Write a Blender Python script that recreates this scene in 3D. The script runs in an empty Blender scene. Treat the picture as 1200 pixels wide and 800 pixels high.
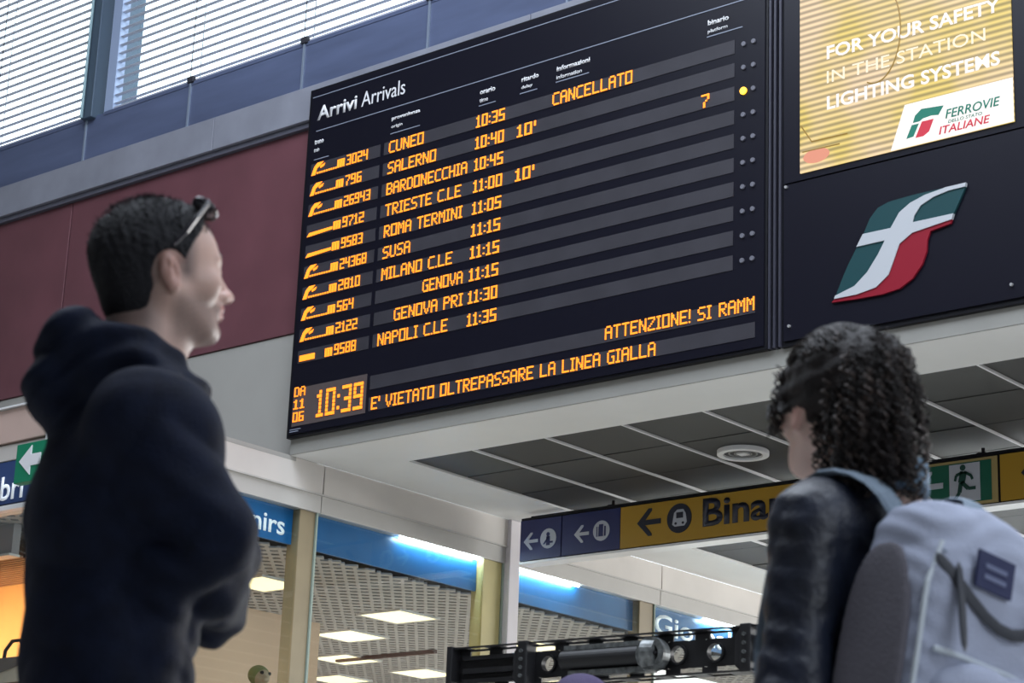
import bpy, bmesh, math, random
import numpy as np
from mathutils import Vector, Matrix
random.seed(7); rng = np.random.default_rng(7)
PI = math.pi
S = bpy.context.scene
COL = S.collection

# ------------------------------------------------------------------ camera
YAW, PITCH, ROLL, FPX = 0.70702, 0.29667, 0.04053, 2538.4
cy, sy, cp, sp, cr, sr = math.cos(YAW), math.sin(YAW), math.cos(PITCH), math.sin(PITCH), math.cos(ROLL), math.sin(ROLL)
fwd = Vector((-cp*sy, cp*cy, sp)); right = Vector((cy, sy, 0)); up = right.cross(fwd)
r2 = right*cr + up*sr; u2 = up*cr - right*sr
cam = bpy.data.cameras.new('camera'); camo = bpy.data.objects.new('camera', cam); COL.objects.link(camo)
cam.sensor_width = 36; cam.lens = FPX/1200*36; cam.clip_start = .05; cam.clip_end = 300
m3 = Matrix((r2, u2, -fwd)).transposed()
camo.matrix_world = Matrix.Translation((0, 0, .6)) @ m3.to_4x4()
cam.dof.use_dof = True; cam.dof.focus_distance = 14.5; cam.dof.aperture_fstop = 9
S.camera = camo
S.view_settings.view_transform = 'Standard'; S.view_settings.look = 'None'
S.view_settings.gamma = 1; S.view_settings.use_curve_mapping = False
S.view_settings.exposure = 0.0

# ------------------------------------------------------------------ sky and large lights
w = bpy.data.worlds.new('sky'); S.world = w; w.use_nodes = True
bg = w.node_tree.nodes['Background']; bg.inputs[0].default_value = (.80, .90, 1, 1); bg.inputs[1].default_value = 4.0

def area(name, loc, rot, sx, sy_, power, col):
    l = bpy.data.lights.new(name, 'AREA'); l.shape = 'RECTANGLE'; l.size = sx; l.size_y = sy_
    l.energy = power; l.color = col
    o = bpy.data.objects.new(name, l); COL.objects.link(o); o.location = loc; o.rotation_euler = rot
    return o
area('hall_skylight', (-3.5, 4.2, 10.75), (0, 0, 0), 15, 7, 2000, (.80, .88, 1))
area('side_face_fill', (8.8, 2.5, 6.2), (0, math.radians(90), 0), 5, 9, 620, (.84, .91, 1))  # added fill that brightens the faces from the right; the wall is solid
area('orange_wall_fill', (-12.6, 8.42, 2.75), (math.radians(80), 0, 0), 3, .25, 30, (1, .70, .42))  # added warm fill that makes the orange shop wall glow
area('shop_upward_fill', (-12.6, 12.5, 1.3), (PI, 0, 0), 4, 8, 95, (1, .92, .82))  # added upward fill for the shop ceiling; no counter is modelled
area('platform_daylight', (-3, 27.5, 2.6), (math.radians(-90), 0, 0), 16, 5, 3600, (1, .97, .93))

# ------------------------------------------------------------------ materials
MATS = {}
def mat(name, col, rough=.6, metal=0, noise=0, scale=8, emit=None, es=0, bump=0, bscale=60, spec=.5, attr=None, coat=0, stretch=None):
    if name in MATS: return MATS[name]
    m = bpy.data.materials.new(name); m.use_nodes = True; nt = m.node_tree; b = nt.nodes['Principled BSDF']
    b.inputs['Base Color'].default_value = (*col, 1); b.inputs['Roughness'].default_value = rough
    b.inputs['Metallic'].default_value = metal; b.inputs['Specular IOR Level'].default_value = spec
    b.inputs['Coat Weight'].default_value = coat
    tc = nt.nodes.new('ShaderNodeTexCoord'); vec = tc.outputs['Object']
    if stretch:
        mp = nt.nodes.new('ShaderNodeMapping'); mp.inputs['Scale'].default_value = stretch
        nt.links.new(vec, mp.inputs['Vector']); vec = mp.outputs['Vector']
    if attr:
        a = nt.nodes.new('ShaderNodeVertexColor'); a.layer_name = attr; nt.links.new(a.outputs['Color'], b.inputs['Base Color'])
    elif noise:
        n = nt.nodes.new('ShaderNodeTexNoise'); n.inputs['Scale'].default_value = scale; n.inputs['Detail'].default_value = 6
        r = nt.nodes.new('ShaderNodeValToRGB'); nt.links.new(vec, n.inputs['Vector']); nt.links.new(n.outputs['Fac'], r.inputs['Fac'])
        r.color_ramp.elements[0].position = .3; r.color_ramp.elements[1].position = .7
        r.color_ramp.elements[0].color = (*[c*(1-noise) for c in col], 1); r.color_ramp.elements[1].color = (*[min(1, c*(1+noise)) for c in col], 1)
        nt.links.new(r.outputs['Color'], b.inputs['Base Color'])
    if bump:
        n2 = nt.nodes.new('ShaderNodeTexNoise'); n2.inputs['Scale'].default_value = bscale; n2.inputs['Detail'].default_value = 5
        bp = nt.nodes.new('ShaderNodeBump'); bp.inputs['Strength'].default_value = bump; bp.inputs['Distance'].default_value = .01
        nt.links.new(vec, n2.inputs['Vector']); nt.links.new(n2.outputs['Fac'], bp.inputs['Height']); nt.links.new(bp.outputs['Normal'], b.inputs['Normal'])
    if emit:
        b.inputs['Emission Color'].default_value = (*emit, 1); b.inputs['Emission Strength'].default_value = es
    MATS[name] = m; return m
def glassmat():
    m = bpy.data.materials.new('pane_glass'); m.use_nodes = True; nt = m.node_tree; nt.nodes.clear()
    o = nt.nodes.new('ShaderNodeOutputMaterial'); mx = nt.nodes.new('ShaderNodeMixShader'); t = nt.nodes.new('ShaderNodeBsdfTransparent'); g = nt.nodes.new('ShaderNodeBsdfGlossy')
    lw = nt.nodes.new('ShaderNodeLayerWeight'); lw.inputs['Blend'].default_value = .5
    pw = nt.nodes.new('ShaderNodeMath'); pw.operation = 'POWER'; pw.inputs[1].default_value = 4; nt.links.new(lw.outputs['Facing'], pw.inputs[0])
    f = nt.nodes.new('ShaderNodeMath'); f.operation = 'MULTIPLY_ADD'; f.inputs[1].default_value = .6; f.inputs[2].default_value = .03; nt.links.new(pw.outputs[0], f.inputs[0])
    t.inputs[0].default_value = (.93, .96, .95, 1); g.inputs['Roughness'].default_value = .02
    nt.links.new(f.outputs[0], mx.inputs[0]); nt.links.new(t.outputs[0], mx.inputs[1]); nt.links.new(g.outputs[0], mx.inputs[2]); nt.links.new(mx.outputs[0], o.inputs[0])
    return m
GLASS = glassmat()
M_red = mat('red_panel_paint', (.150, .057, .070), .42, noise=.12, scale=2.5)
M_white = mat('plaster_white', (.36, .35, .325), .7, noise=.05, scale=1.5)
M_band = mat('beam_grey', (.30, .295, .27), .6, noise=.05, scale=3)
M_soffit = mat('soffit_white', (.80, .80, .78), .55, noise=.03, scale=2)
M_corn = mat('cornice_grey', (.25, .26, .31), .5, noise=.1, scale=4)
M_blue = mat('blue_grey_panel', (.10, .125, .215), .3, noise=.15, scale=1.2, stretch=(1, 1, 6))
M_seam = mat('seam_dark', (.03, .03, .04), .6)
M_mull = mat('window_frame_metal', (.09, .13, .18), .45, metal=.3)
M_slat = mat('blind_slat_metal', (.45, .46, .54), .45)
M_tile = mat('dark_ceiling_tile', (.016, .016, .017), .6, noise=.18, scale=1.2, bump=.15, bscale=140)
M_tbar = mat('white_grid_bar', (.8, .8, .8), .4)
M_black = mat('black_steel', (.018, .018, .020), .42, metal=.2, noise=.3, scale=9)
M_board = mat('board_face', (.006, .006, .013), .32, spec=.28)
M_case = mat('board_case', (.006, .006, .009), .4, spec=.3)
M_rowband = mat('display_window', (.040, .038, .047), .55, noise=.12, scale=5, spec=.3)
M_wtext = mat('white_lettering', (.80, .80, .82), .5)
M_line = mat('thin_rule', (.25, .28, .36), .5)
M_led = mat('amber_led', (.9, .3, .02), .5, emit=(1, .24, .015), es=1.45)
M_ledoff = mat('unlit_lamp', (.16, .16, .19), .35)
M_floor = mat('terrazzo_floor', (.36, .35, .33), .25, noise=.15, scale=30)
M_hall = mat('hall_wall', (.34, .33, .32), .7, noise=.08, scale=1.5)

# ------------------------------------------------------------------ helpers
class MB:
    def __init__(s): s.v = []; s.f = []
    def box(s, x0, x1, y0, y1, z0, z1):
        n = len(s.v); s.v += [(x0,y0,z0),(x1,y0,z0),(x1,y1,z0),(x0,y1,z0),(x0,y0,z1),(x1,y0,z1),(x1,y1,z1),(x0,y1,z1)]
        s.f += [tuple(n+i for i in q) for q in ((0,3,2,1),(4,5,6,7),(0,1,5,4),(1,2,6,5),(2,3,7,6),(3,0,4,7))]; return s
    def bar(s, a, b, w_, h_):
        a = Vector(a); b = Vector(b); d = (b-a).normalized(); u = d.cross(Vector((0,0,1)))
        u = Vector((1,0,0)) if u.length < 1e-4 else u.normalized()
        v = d.cross(u); n = len(s.v)
        for p in (a, b):
            for i, j in ((-1,-1),(1,-1),(1,1),(-1,1)): s.v.append(tuple(p+u*i*w_/2+v*j*h_/2))
        s.f += [tuple(n+i for i in q) for q in ((0,1,2,3),(7,6,5,4),(0,4,5,1),(1,5,6,2),(2,6,7,3),(3,7,4,0))]; return s
    def tube(s, pts, r, n=8, caps=True):
        P = [Vector(p) for p in pts]; rs = r if hasattr(r, '__len__') else [r]*len(P); base = len(s.v); ref = None
        for i, p in enumerate(P):
            d = (P[min(i+1, len(P)-1)]-P[max(i-1, 0)]).normalized()
            if ref is None:
                ref = d.cross(Vector((.13, .31, .94)))
            ref = (ref - d*ref.dot(d)).normalized(); q = d.cross(ref)
            for k in range(n):
                a = 2*PI*k/n; s.v.append(tuple(p+(ref*math.cos(a)+q*math.sin(a))*rs[i]))
        for i in range(len(P)-1):
            for k in range(n):
                a = base+i*n+k; b = base+i*n+(k+1) % n; s.f.append((a, b, b+n, a+n))
        if caps:
            s.f.append(tuple(base+k for k in range(n))[::-1]); s.f.append(tuple(base+(len(P)-1)*n+k for k in range(n)))
        return s
    def prism(s, poly, y0, y1, ax='y'):
        n = len(s.v); k = len(poly)
        f = (lambda a, b, t: (a, t, b)) if ax == 'y' else ((lambda a, b, t: (t, a, b)) if ax == 'x' else (lambda a, b, t: (a, b, t)))
        s.v += [f(a, b, y0) for a, b in poly]+[f(a, b, y1) for a, b in poly]
        s.f.append(tuple(range(n, n+k))); s.f.append(tuple(range(n+2*k-1, n+k-1, -1)))
        s.f += [(n+i, n+k+i, n+k+(i+1) % k, n+(i+1) % k) for i in range(k)]
        return s
    def disc(s, c, r, y0, y1, ax='y', n=20, rx=None):
        return s.prism([(c[0]+(rx or r)*math.cos(2*PI*i/n), c[1]+r*math.sin(2*PI*i/n)) for i in range(n)], y0, y1, ax)
    def ring(s, c, r0, r1, y0, y1, ax='y', n=28):
        f = (lambda a, b, t: (a, t, b)) if ax == 'y' else ((lambda a, b, t: (t, a, b)) if ax == 'x' else (lambda a, b, t: (a, b, t)))
        b = len(s.v)
        for i in range(n):
            a = 2*PI*i/n
            for r, t in ((r0, y0), (r1, y0), (r1, y1), (r0, y1)): s.v.append(f(c[0]+r*math.cos(a), c[1]+r*math.sin(a), t))
        for i in range(n):
            for k in range(4):
                s.f.append((b+4*i+k, b+4*i+(k+1) % 4, b+4*((i+1) % n)+(k+1) % 4, b+4*((i+1) % n)+k))
        return s
    def build(s, name, m, parent=None, bevel=0, smooth=False, fix=True):
        me = bpy.data.meshes.new(name); me.from_pydata(s.v, [], s.f); me.validate()
        if fix:
            bm = bmesh.new(); bm.from_mesh(me); bmesh.ops.recalc_face_normals(bm, faces=bm.faces)
            bm.to_mesh(me); bm.free()
        o = bpy.data.objects.new(name, me); COL.objects.link(o); me.materials.append(m)
        if smooth:
            for p in me.polygons: p.use_smooth = True
        if bevel:
            b = o.modifiers.new('bevel', 'BEVEL'); b.width = bevel; b.segments = 2; b.limit_method = 'ANGLE'
        if parent: o.parent = parent
        return o
def box(name, m, x0, x1, y0, y1, z0, z1, parent=None, bevel=0):
    return MB().box(x0, x1, y0, y1, z0, z1).build(name, m, parent, bevel, fix=False)
def tag(o, label=None, cat=None, group=None, kind=None):
    if label: o['label'] = label
    if cat: o['category'] = cat
    if group: o['group'] = group
    if kind: o['kind'] = kind
    return o
def empty(name, loc=(0, 0, 0), rz=0):
    o = bpy.data.objects.new(name, None); COL.objects.link(o); o.location = loc; o.rotation_euler = (0, 0, rz); o.empty_display_size = .1; return o
def structure(name, label, cat, loc=(0, 0, 0)):
    return tag(empty(name, loc), label, cat, kind='structure')
def copy_tree(o, parent=None):
    c = o.copy(); COL.objects.link(c)
    if parent: c.parent = parent
    for ch in list(o.children): copy_tree(ch, c)
    return c
def text(name, body, m, loc, rot, size=None, width=None, height=None, parent=None, bold=0, ext=.002, shear=0, align='LEFT'):
    cu = bpy.data.curves.new('t', 'FONT'); cu.body = body; cu.size = 1; cu.extrude = 0; cu.offset = bold; cu.shear = shear; cu.resolution_u = 3; cu.align_x = 'LEFT'
    to = bpy.data.objects.new('t', cu); COL.objects.link(to); bpy.context.view_layer.update()
    me = bpy.data.meshes.new_from_object(to.evaluated_get(bpy.context.evaluated_depsgraph_get()))
    bpy.data.objects.remove(to); bpy.data.curves.remove(cu)
    co = np.array([v.co for v in me.vertices]); mn = co.min(0); mx = co.max(0)
    kx = ky = size if size else 1
    if height: ky = height/(mx[1]-mn[1])
    if width: kx = width/(mx[0]-mn[0])
    if height and not width: kx = ky
    if width and not height: ky = kx
    for v in me.vertices:
        v.co = ((v.co.x-mn[0])*kx, (v.co.y-mn[1])*ky, 0)
    me.name = name
    o = bpy.data.objects.new(name, me); COL.objects.link(o); me.materials.clear(); me.materials.append(m)
    if ext:
        so = o.modifiers.new('thick', 'SOLIDIFY'); so.thickness = ext; so.offset = 1
    o.location = loc; o.rotation_euler = rot
    if parent: o.parent = parent
    return o
FRONT = (PI/2, 0, 0)          # lettering that faces the hall
SIDE = (PI/2, 0, PI/2)        # lettering on the shop front

# ------------------------------------------------------------------ hall shell
ZC = 3.992       # underside of the concourse soffit
YW = 9.66        # plane of the hall end wall
XS = -10.08      # plane of the shop front
f_ = structure('floor', 'grey terrazzo station floor', 'floor')
box('floor_slab', M_floor, -23, 9, -14, 28, -.1, 0, f_)
rf = structure('ceiling_1', 'high hall roof around the rooflight', 'ceiling')
box('roof_slab', M_hall, -23, 9, -14, 10.4, 11, 11.2, rf)
MB().box(-11.1, 4.1, .6, 7.8, 10.80, 10.9).build('rooflight_frame', M_hall, rf)
wl = structure('wall_left', 'left hall wall', 'wall'); box('wall_slab', M_hall, -23.2, -23, -14, 28, 0, 11, wl)
wr = structure('wall_right', 'right hall wall', 'wall'); box('wall_slab', M_hall, 9, 9.2, -14, 28, 0, 11, wr)
wb = structure('wall_back', 'hall wall behind the viewer', 'wall'); box('wall_slab', M_hall, -23.2, 9.2, -14.2, -14, 0, 11, wb)

wf = structure('wall_front', 'hall end wall with white band, red panels, grey cornice and blue grey panels', 'wall')
box('white_band', M_white, -23, XS, YW, YW+.2, ZC, 4.857, wf)
box('white_band', M_white, XS, 9, YW, YW+.2, ZC+.08, 4.857, wf)
xs = [-23, -21.72, -18.72, -15.72, -12.72, -9.72, -6.72, -3.72, -.72, 2.28, 5.28, 9]
for a, b in zip(xs[:-1], xs[1:]):
    box('red_panel', M_red, a+.008, b-.008, YW-.012, YW+.03, 4.862, 6.335, wf, bevel=.004)
box('panel_backing', M_seam, -23, 9, YW+.03, YW+.25, 4.857, 6.37, wf)
box('cornice_lip', mat('cornice_lip_dark', (.10, .10, .13), .5), -23, 9, YW-.045, YW+.2, 6.335, 6.375, wf)  # darker strip under the cornice boards
for a in np.arange(-22.9, 9, 2.95):
    box('cornice_board', M_corn, a+.003, min(a+2.947, 9), YW-.07, YW+.2, 6.377, 6.632, wf, bevel=.004)
seams = [-12.66+1.19*k for k in range(-8, 18)]
for a, b in zip(seams[:-1], seams[1:]):
    box('blue_panel', M_blue, a+.006, b-.006, YW, YW+.1, 6.634, 7.020, wf)
    box('panel_joint', mat('joint_strip', (.30, .36, .46), .35, metal=.4), a-.011, a+.004, YW-.012, YW+.02, 6.634, 7.015, wf)
box('wall_head', M_hall, -23, 9, YW, YW+.3, 9.6, 11, wf)
box('panel_core', M_seam, -23, 9, YW+.1, YW+.3, 6.37, 7.0, wf)

# windows with blinds
def window(n, x0, x1, label):
    W = structure('window_%d' % n, label, 'window')
    box('window_sill', M_blue, x0, x1, YW-.004, YW+.24, 7.0, 7.028, W)
    box('window_head', M_mull, x0, x1, YW, YW+.24, 9.55, 9.6, W)
    for x in (x0+.035, x1-.035): box('window_frame', M_mull, x-.035, x+.035, YW+.05, YW+.24, 7.028, 9.55, W)
    box('pane', GLASS, x0+.07, x1-.07, YW+.20, YW+.206, 7.028, 9.55, W)
    return W
window(1, -23, -12.68, 'left clerestory window behind the blind'); window(2, -12.46, 9, 'right clerestory window above the arrivals board')
mu = structure('trim_1', 'dark steel mullion between the two windows', 'mullion')
box('mullion_post', M_mull, -12.68, -12.56, YW-.05, YW+.24, 7.0, 9.6, mu, .006)
box('mullion_fin', mat('pale_fin', (.34, .42, .60), .4), -12.47, -12.37, YW-.0, YW+.08, 7.02, 9.6, mu)
MB().tube([(-12.65, YW-.07, 7.0), (-12.65, YW-.07, 9.6)], .012).build('mullion_pipe', mat('teal_pipe', (.25, .38, .42), .4), mu)
def blind(x0, x1, label, cords):
    B = tag(empty('window_blind', (x0, YW, 7.03)), label, 'blind', None)
    sl = MB().box(0, x1-x0, -.018, .018, -.0022, .0022); first = None
    z = 7.085
    while z < 9.5:
        if first is None:
            first = sl.build('slat', M_slat, B); o = first
        else:
            o = first.copy(); COL.objects.link(o)
        o.location = (0, .03, z-7.03); o.rotation_euler = (math.radians(4), 0, 0); z += .070
    box('bottom_rail', M_slat, 0, x1-x0, .012, .048, .0, .022, B)
    for c in cords:
        if not x0 < c < x1: continue
        MB().tube([(c-x0-.012, -.004, .0), (c-x0-.012, -.004, 2.5)], .0035, 5).build('ladder_cord', M_seam, B)
        MB().tube([(c-x0+.012, .064, .0), (c-x0+.012, .064, 2.5)], .0035, 5).build('ladder_cord', M_seam, B)
        MB().box(c-x0-.03, c-x0+.03, -.02, .01, -.01, .035).build('cord_clip', M_seam, B)
    return B
blind(-22.9, -12.70, 'horizontal slat window blind left of the dark mullion', [s for s in seams if s < -12.9])
blind(-12.44, 8.9, 'long horizontal slat window blind right of the dark mullion', [s for s in seams if s > -12.3])

# ------------------------------------------------------------------ concourse soffit and tiles
sf = structure('ceiling_2', 'white soffit with a field of dark square tiles in white bars', 'ceiling')
box('beam_face', M_band, XS, 9, 9.60, 9.66, ZC, 4.094, sf)
box('soffit_border', M_soffit, XS, 9, 9.61, 10.13, ZC-.002, ZC+.1, sf)
box('soffit_border', M_soffit, XS, -9.51, 10.13, 27, ZC-.002, ZC+.1, sf)
box('soffit_border', M_soffit, 1.29, 9, 10.13, 27, ZC-.002, ZC+.1, sf)
box('plenum', M_seam, XS, 9, 9.9, 27, ZC+.11, ZC+.13, sf)
xl = [-9.51, -8.95]+[-8.95+.6*k for k in range(1, 18)]
yl = [10.13+.575*k for k in range(0, 30)]
tm = {}
ntile = 0
rest = MB()
for i in range(len(xl)-1):
    for j in range(len(yl)-1):
        x0, x1, y0, y1 = xl[i]+.012, xl[i+1]-.012, yl[j]+.006, yl[j+1]-.006
        if j < 16 and i < 17:
            key = round(x1-x0, 3)
            if key not in tm:
                tm[key] = MB().box(-(x1-x0)/2, (x1-x0)/2, -(y1-y0)/2, (y1-y0)/2, 0, .02).build('ceiling_tile', M_tile, sf); o = tm[key]
            else:
                o = tm[key].copy(); COL.objects.link(o)
            o.location = ((x0+x1)/2, (y0+y1)/2, ZC+.008+random.uniform(0, .004)); o.rotation_euler = (random.uniform(-.004, .004), random.uniform(-.004, .004), 0)
        else: rest.box(x0, x1, y0, y1, ZC+.01, ZC+.03)
tag(rest.build('far_tiles', M_tile, sf), kind='stuff')
for i, x in enumerate(xl[1:-1]):
    box('grid_bar', M_tbar, x-.007, x+.007, 10.13, 27, ZC-.003, ZC+.012, sf)

# round ceiling grille
sp_ = tag(empty('ceiling_speaker', (-7.50, 11.07, ZC)), 'round white rimmed speaker grille set in the dark tiles', 'speaker')
MB().ring((0, 0), .125, .165, -.022, .01, 'z', 36).build('rim', M_tbar, sp_, .004)
MB().disc((0, 0), .126, -.006, .01, 'z', 32).build('grille', mat('speaker_grille', (.05, .05, .05), .5, bump=.6, bscale=200), sp_)
g = MB()
for r in (.05, .085): g.ring((0, 0), r, r+.008, -.012, -.005, 'z', 28)
g.build('grille_ring', mat('grille_ring', (.3, .3, .3), .4), sp_)
MB().box(-.032, .032, -.03, .03, -.015, -.005).build('tweeter', M_tbar, [o for o in sp_.children if o.name.startswith('grille')][0])

# ------------------------------------------------------------------ LED lettering
FNT = {'A':'01110 10001 10001 11111 10001 10001 10001','B':'11110 10001 10001 11110 10001 10001 11110','C':'01111 10000 10000 10000 10000 10000 01111','D':'11110 10001 10001 10001 10001 10001 11110',
'E':'11111 10000 10000 11110 10000 10000 11111','F':'11111 10000 10000 11110 10000 10000 10000','G':'01111 10000 10000 10011 10001 10001 01111','H':'10001 10001 10001 11111 10001 10001 10001','I':'111 010 010 010 010 010 111',
'L':'10000 10000 10000 10000 10000 10000 11111','M':'10001 11011 10101 10101 10001 10001 10001','N':'10001 11001 11001 10101 10011 10011 10001','O':'11111 10001 10001 10001 10001 10001 11111','P':'11110 10001 10001 11110 10000 10000 10000',
'R':'11110 10001 10001 11110 10100 10010 10001','S':'01111 10000 10000 01110 00001 00001 11110','T':'11111 00100 00100 00100 00100 00100 00100','U':'10001 10001 10001 10001 10001 10001 01110','V':'10001 10001 10001 10001 01010 01010 00100',
'Z':'11111 00001 00010 00100 01000 10000 11111','0':'1111 1001 1001 1001 1001 1001 1111','1':'010 110 010 010 010 010 111','2':'1111 0001 0001 1111 1000 1000 1111','3':'1111 0001 0001 0111 0001 0001 1111','4':'1001 1001 1001 1111 0001 0001 0001',
'5':'1111 1000 1000 1111 0001 0001 1111','6':'1111 1000 1000 1111 1001 1001 1111','7':'1111 0001 0001 0010 0100 0100 0100','8':'1111 1001 1001 1111 1001 1001 1111','9':'1111 1001 1001 1111 0001 0001 1111',
':':'0 0 1 0 0 1 0','.':'0 0 0 0 0 0 1',"'":'1 1 1 0 0 0 0','!':'1 1 1 1 1 0 1',' ':'000 000 000 000 000 000 000'}
def led(body, x0, x1, z0, h, parent, y, clip=None, name='led_text', m=None):
    if name == 'clock_digits' and len(body) > 1:
        tot = sum(len(FNT[c].split()[0])+1 for c in body)-1; k = (x1-x0)/tot; p = 0
        for ch in body:
            n = len(FNT[ch].split()[0]); L(led(ch, x0+p*k, x0+(p+n)*k, z0, h, None, y, name=name)); p += n+1
        return None
    if ' ' in body:
        wid = lambda t: sum(len(FNT[c].split()[0])+1 for c in t)
        tot = wid(body)-1; k = (x1-x0)/tot; p = 0
        for word in body.split(' '):
            wd_ = wid(word)-1; L(led(word, x0+p*k, x0+(p+wd_)*k, z0, h, parent, y, name=name)); p += wd_+1+wid(' ')
        return None
    cols = []
    for ch in body:
        rows = FNT[ch].split()
        for c in range(len(rows[0])): cols.append([rows[r][c] for r in range(7)])
        cols.append(['0']*7)
    cols.pop(); n = len(cols); px = (x1-x0)/n; pz = h/7; mb = MB()
    for i, c in enumerate(cols):
        for r in range(7):
            if c[r] == '1':
                x = x0+i*px; z = z0+(6-r)*pz
                mb.box(x+px*.04, x+px*.96, y, y+.004, z+pz*.10, z+pz*.90)
    return mb.build(name, m or M_led, parent, fix=False)

# ------------------------------------------------------------------ arrivals board  (face at Y = 9.60, everything in world units)
YF = 9.555
bd = tag(empty('arrivals_board', (-8.2, 9.6, 4.094)), 'long dark arrivals display board with rows of amber train times', 'board')
def L(o):
    if o is None: return
    # put a world-space mesh under the board
    o.parent = bd; o.matrix_parent_inverse = Matrix.Translation((8.2, -9.6, -4.094)); return o
L(box('case', M_case, -10.088, -6.327, YF+.008, 9.655, 4.094, 6.575, None, .004))
L(box('face', M_board, -10.06, -6.345, YF, YF+.008, 4.115, 6.555))
for (x0, x1, z) in ((-10.05, -6.36, 6.505), (-9.997, -6.48, 6.245), (-10.0, -9.86, 6.035), (-9.29, -9.03, 6.06), (-8.52, -8.38, 6.07), (-8.18, -8.04, 6.07), (-7.89, -7.63, 6.075), (-6.75, -6.50, 6.075)):
    L(box('rule', M_line, x0, x1, YF-.003, YF, z, z+.006))
def T(body, x, z, h=None, wd=None, bold=0): return L(text('lettering', body, M_wtext, (x, YF-.001, z), FRONT, width=wd, height=h, bold=bold))
T('Arrivi', -9.995, 6.325, .105, .372, .022); T('Arrivals', -9.578, 6.325, .108, .398)
for a, b, x, wa, wb_ in (('treno', 'train', -10.005, .085, .05), ('provenienza', 'origin', -9.287, .254, .10), ('orario', 'time', -8.516, .128, .07), ('ritardo', 'delay', -8.17, .138, .09), ('informazioni', 'information', -7.886, .261, .20), ('binario', 'platform', -6.745, .148, .14)):
    T(a, x, 6.150, .034, wa, .03); T(b, x, 6.095, .028, wb_, .012)
rows = [('3024', 'CUNEO', -8.985, '10:35', None), ('796', 'SALERNO', -8.868, '10:40', "10'"), ('26943', 'BARDONECCHIA', -8.593, '10:45', None), ('9712', 'TRIESTE C.LE', -8.635, '11:00', "10'"),
        ('9583', 'ROMA TERMINI', -8.616, '11:05', None), ('24368', 'SUSA', -9.052, '11:15', None), ('2810', 'MILANO C.LE', -8.683, '11:15', None), ('564', 'GENOVA', -8.587, '11:15', None), ('2122', 'GENOVA PRI', -8.577, '11:30', None), ('9588', 'NAPOLI C.LE', -8.694, '11:35', None)]
starts = {7: -8.923, 8: -9.16}
for i, (num, dest, xe, tm_, dl) in enumerate(rows):
    z = 5.925-.1475*i
    L(box('row_window', M_rowband, -9.34, -6.552, YF-.003, YF, z-.004, z+.084)); L(box('train_window', M_rowband, -10.02, -9.375, YF-.003, YF, z-.004, z+.084))
    zt = z-.002; y = YF-.008
    L(led(dest, starts.get(i, -9.292), xe, zt, .084, None, y)); L(led(tm_, -8.532, -8.295, zt, .084, None, y))
    if dl: L(led(dl, -8.187, -8.035, zt, .084, None, y))
    xn = -9.68; L(led(num, xn, xn+.046*len(num)+.01, zt+.004, .074, None, y))
    # small train-type pictogram: slanted mark, underline, little block
    mb = MB()
    if i in (3, 4):
        mb.prism([(-10.01, zt), (-9.775, zt+.012), (-9.775, zt+.032), (-9.99, zt+.026)], y, y+.004)
    elif i == 9:
        mb.box(-10.0, -9.86, y, y+.004, zt+.01, zt+.05)
    else:
        mb.prism([(-10.01, zt), (-9.975, zt), (-9.96, zt+.045), (-9.93, zt+.06), (-9.9, zt+.085), (-9.955, zt+.085), (-9.985, zt+.06)], y, y+.004)
        mb.prism([(-9.93, zt+.055), (-9.925, zt+.04), (-9.895, zt+.05), (-9.885, zt+.07)], y, y+.004)
        for k in range(9): mb.box(-9.96+.022*k, -9.946+.022*k, y, y+.004, zt+.004, zt+.016)
    L(mb.build('train_mark', M_led, None))
    mb = MB()
    for k in range(3):
        mb.box(-9.765+.024*k, -9.748+.024*k, y, y+.004, zt+.005, zt+.05)
    mb.box(-9.765, -9.70, y, y+.004, zt+.052, zt+.062)
    L(mb.build('train_code', M_led, None))
    for k, x in enumerate((-6.488, -6.42)):
        on = (i == 2 and k == 0)
        L(MB().disc((x, z+.04), .022 if on else .014, YF-.010, YF, 'y', 16).build('signal_lamp', mat('amber_lamp', (.9, .5, .05), .4, emit=(1, .48, .03), es=3.0) if on else M_ledoff, None))
L(led('CANCELLATO', -7.908, -7.292, 5.923, .085, None, YF-.008)); L(led('7', -6.782, -6.725, 5.63, .084, None, YF-.008))
L(box('row_window', M_rowband, -9.34, -6.40, YF-.003, YF, 4.315, 4.405)); L(box('row_window', M_rowband, -9.34, -6.40, YF-.003, YF, 4.172, 4.262))
L(led('ATTENZIONE! SI RAMM', -7.446, -6.402, 4.330, .082, None, YF-.008)); L(led("E' VIETATO OLTREPASSARE LA LINEA GIALLA", -9.315, -7.078, 4.176, .084, None, YF-.008))
L(box('clock_window', mat('clock_window', (.09, .07, .07), .5), -10.035, -9.37, YF-.003, YF, 4.165, 4.425))
L(led('10:39', -9.81, -9.395, 4.195, .185, None, YF-.008, name='clock_digits'))
for k, t in enumerate(('DA', '11', '06')): L(led(t, -10.025+.0*k, -9.925, 4.365-.086*k, .066, None, YF-.008, name='date_digits'))
for k in range(2): L(box('maker_line', M_line, -10.05, -9.97+.02*k, YF-.003, YF, 4.128+.014*k, 4.134+.014*k))

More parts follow.
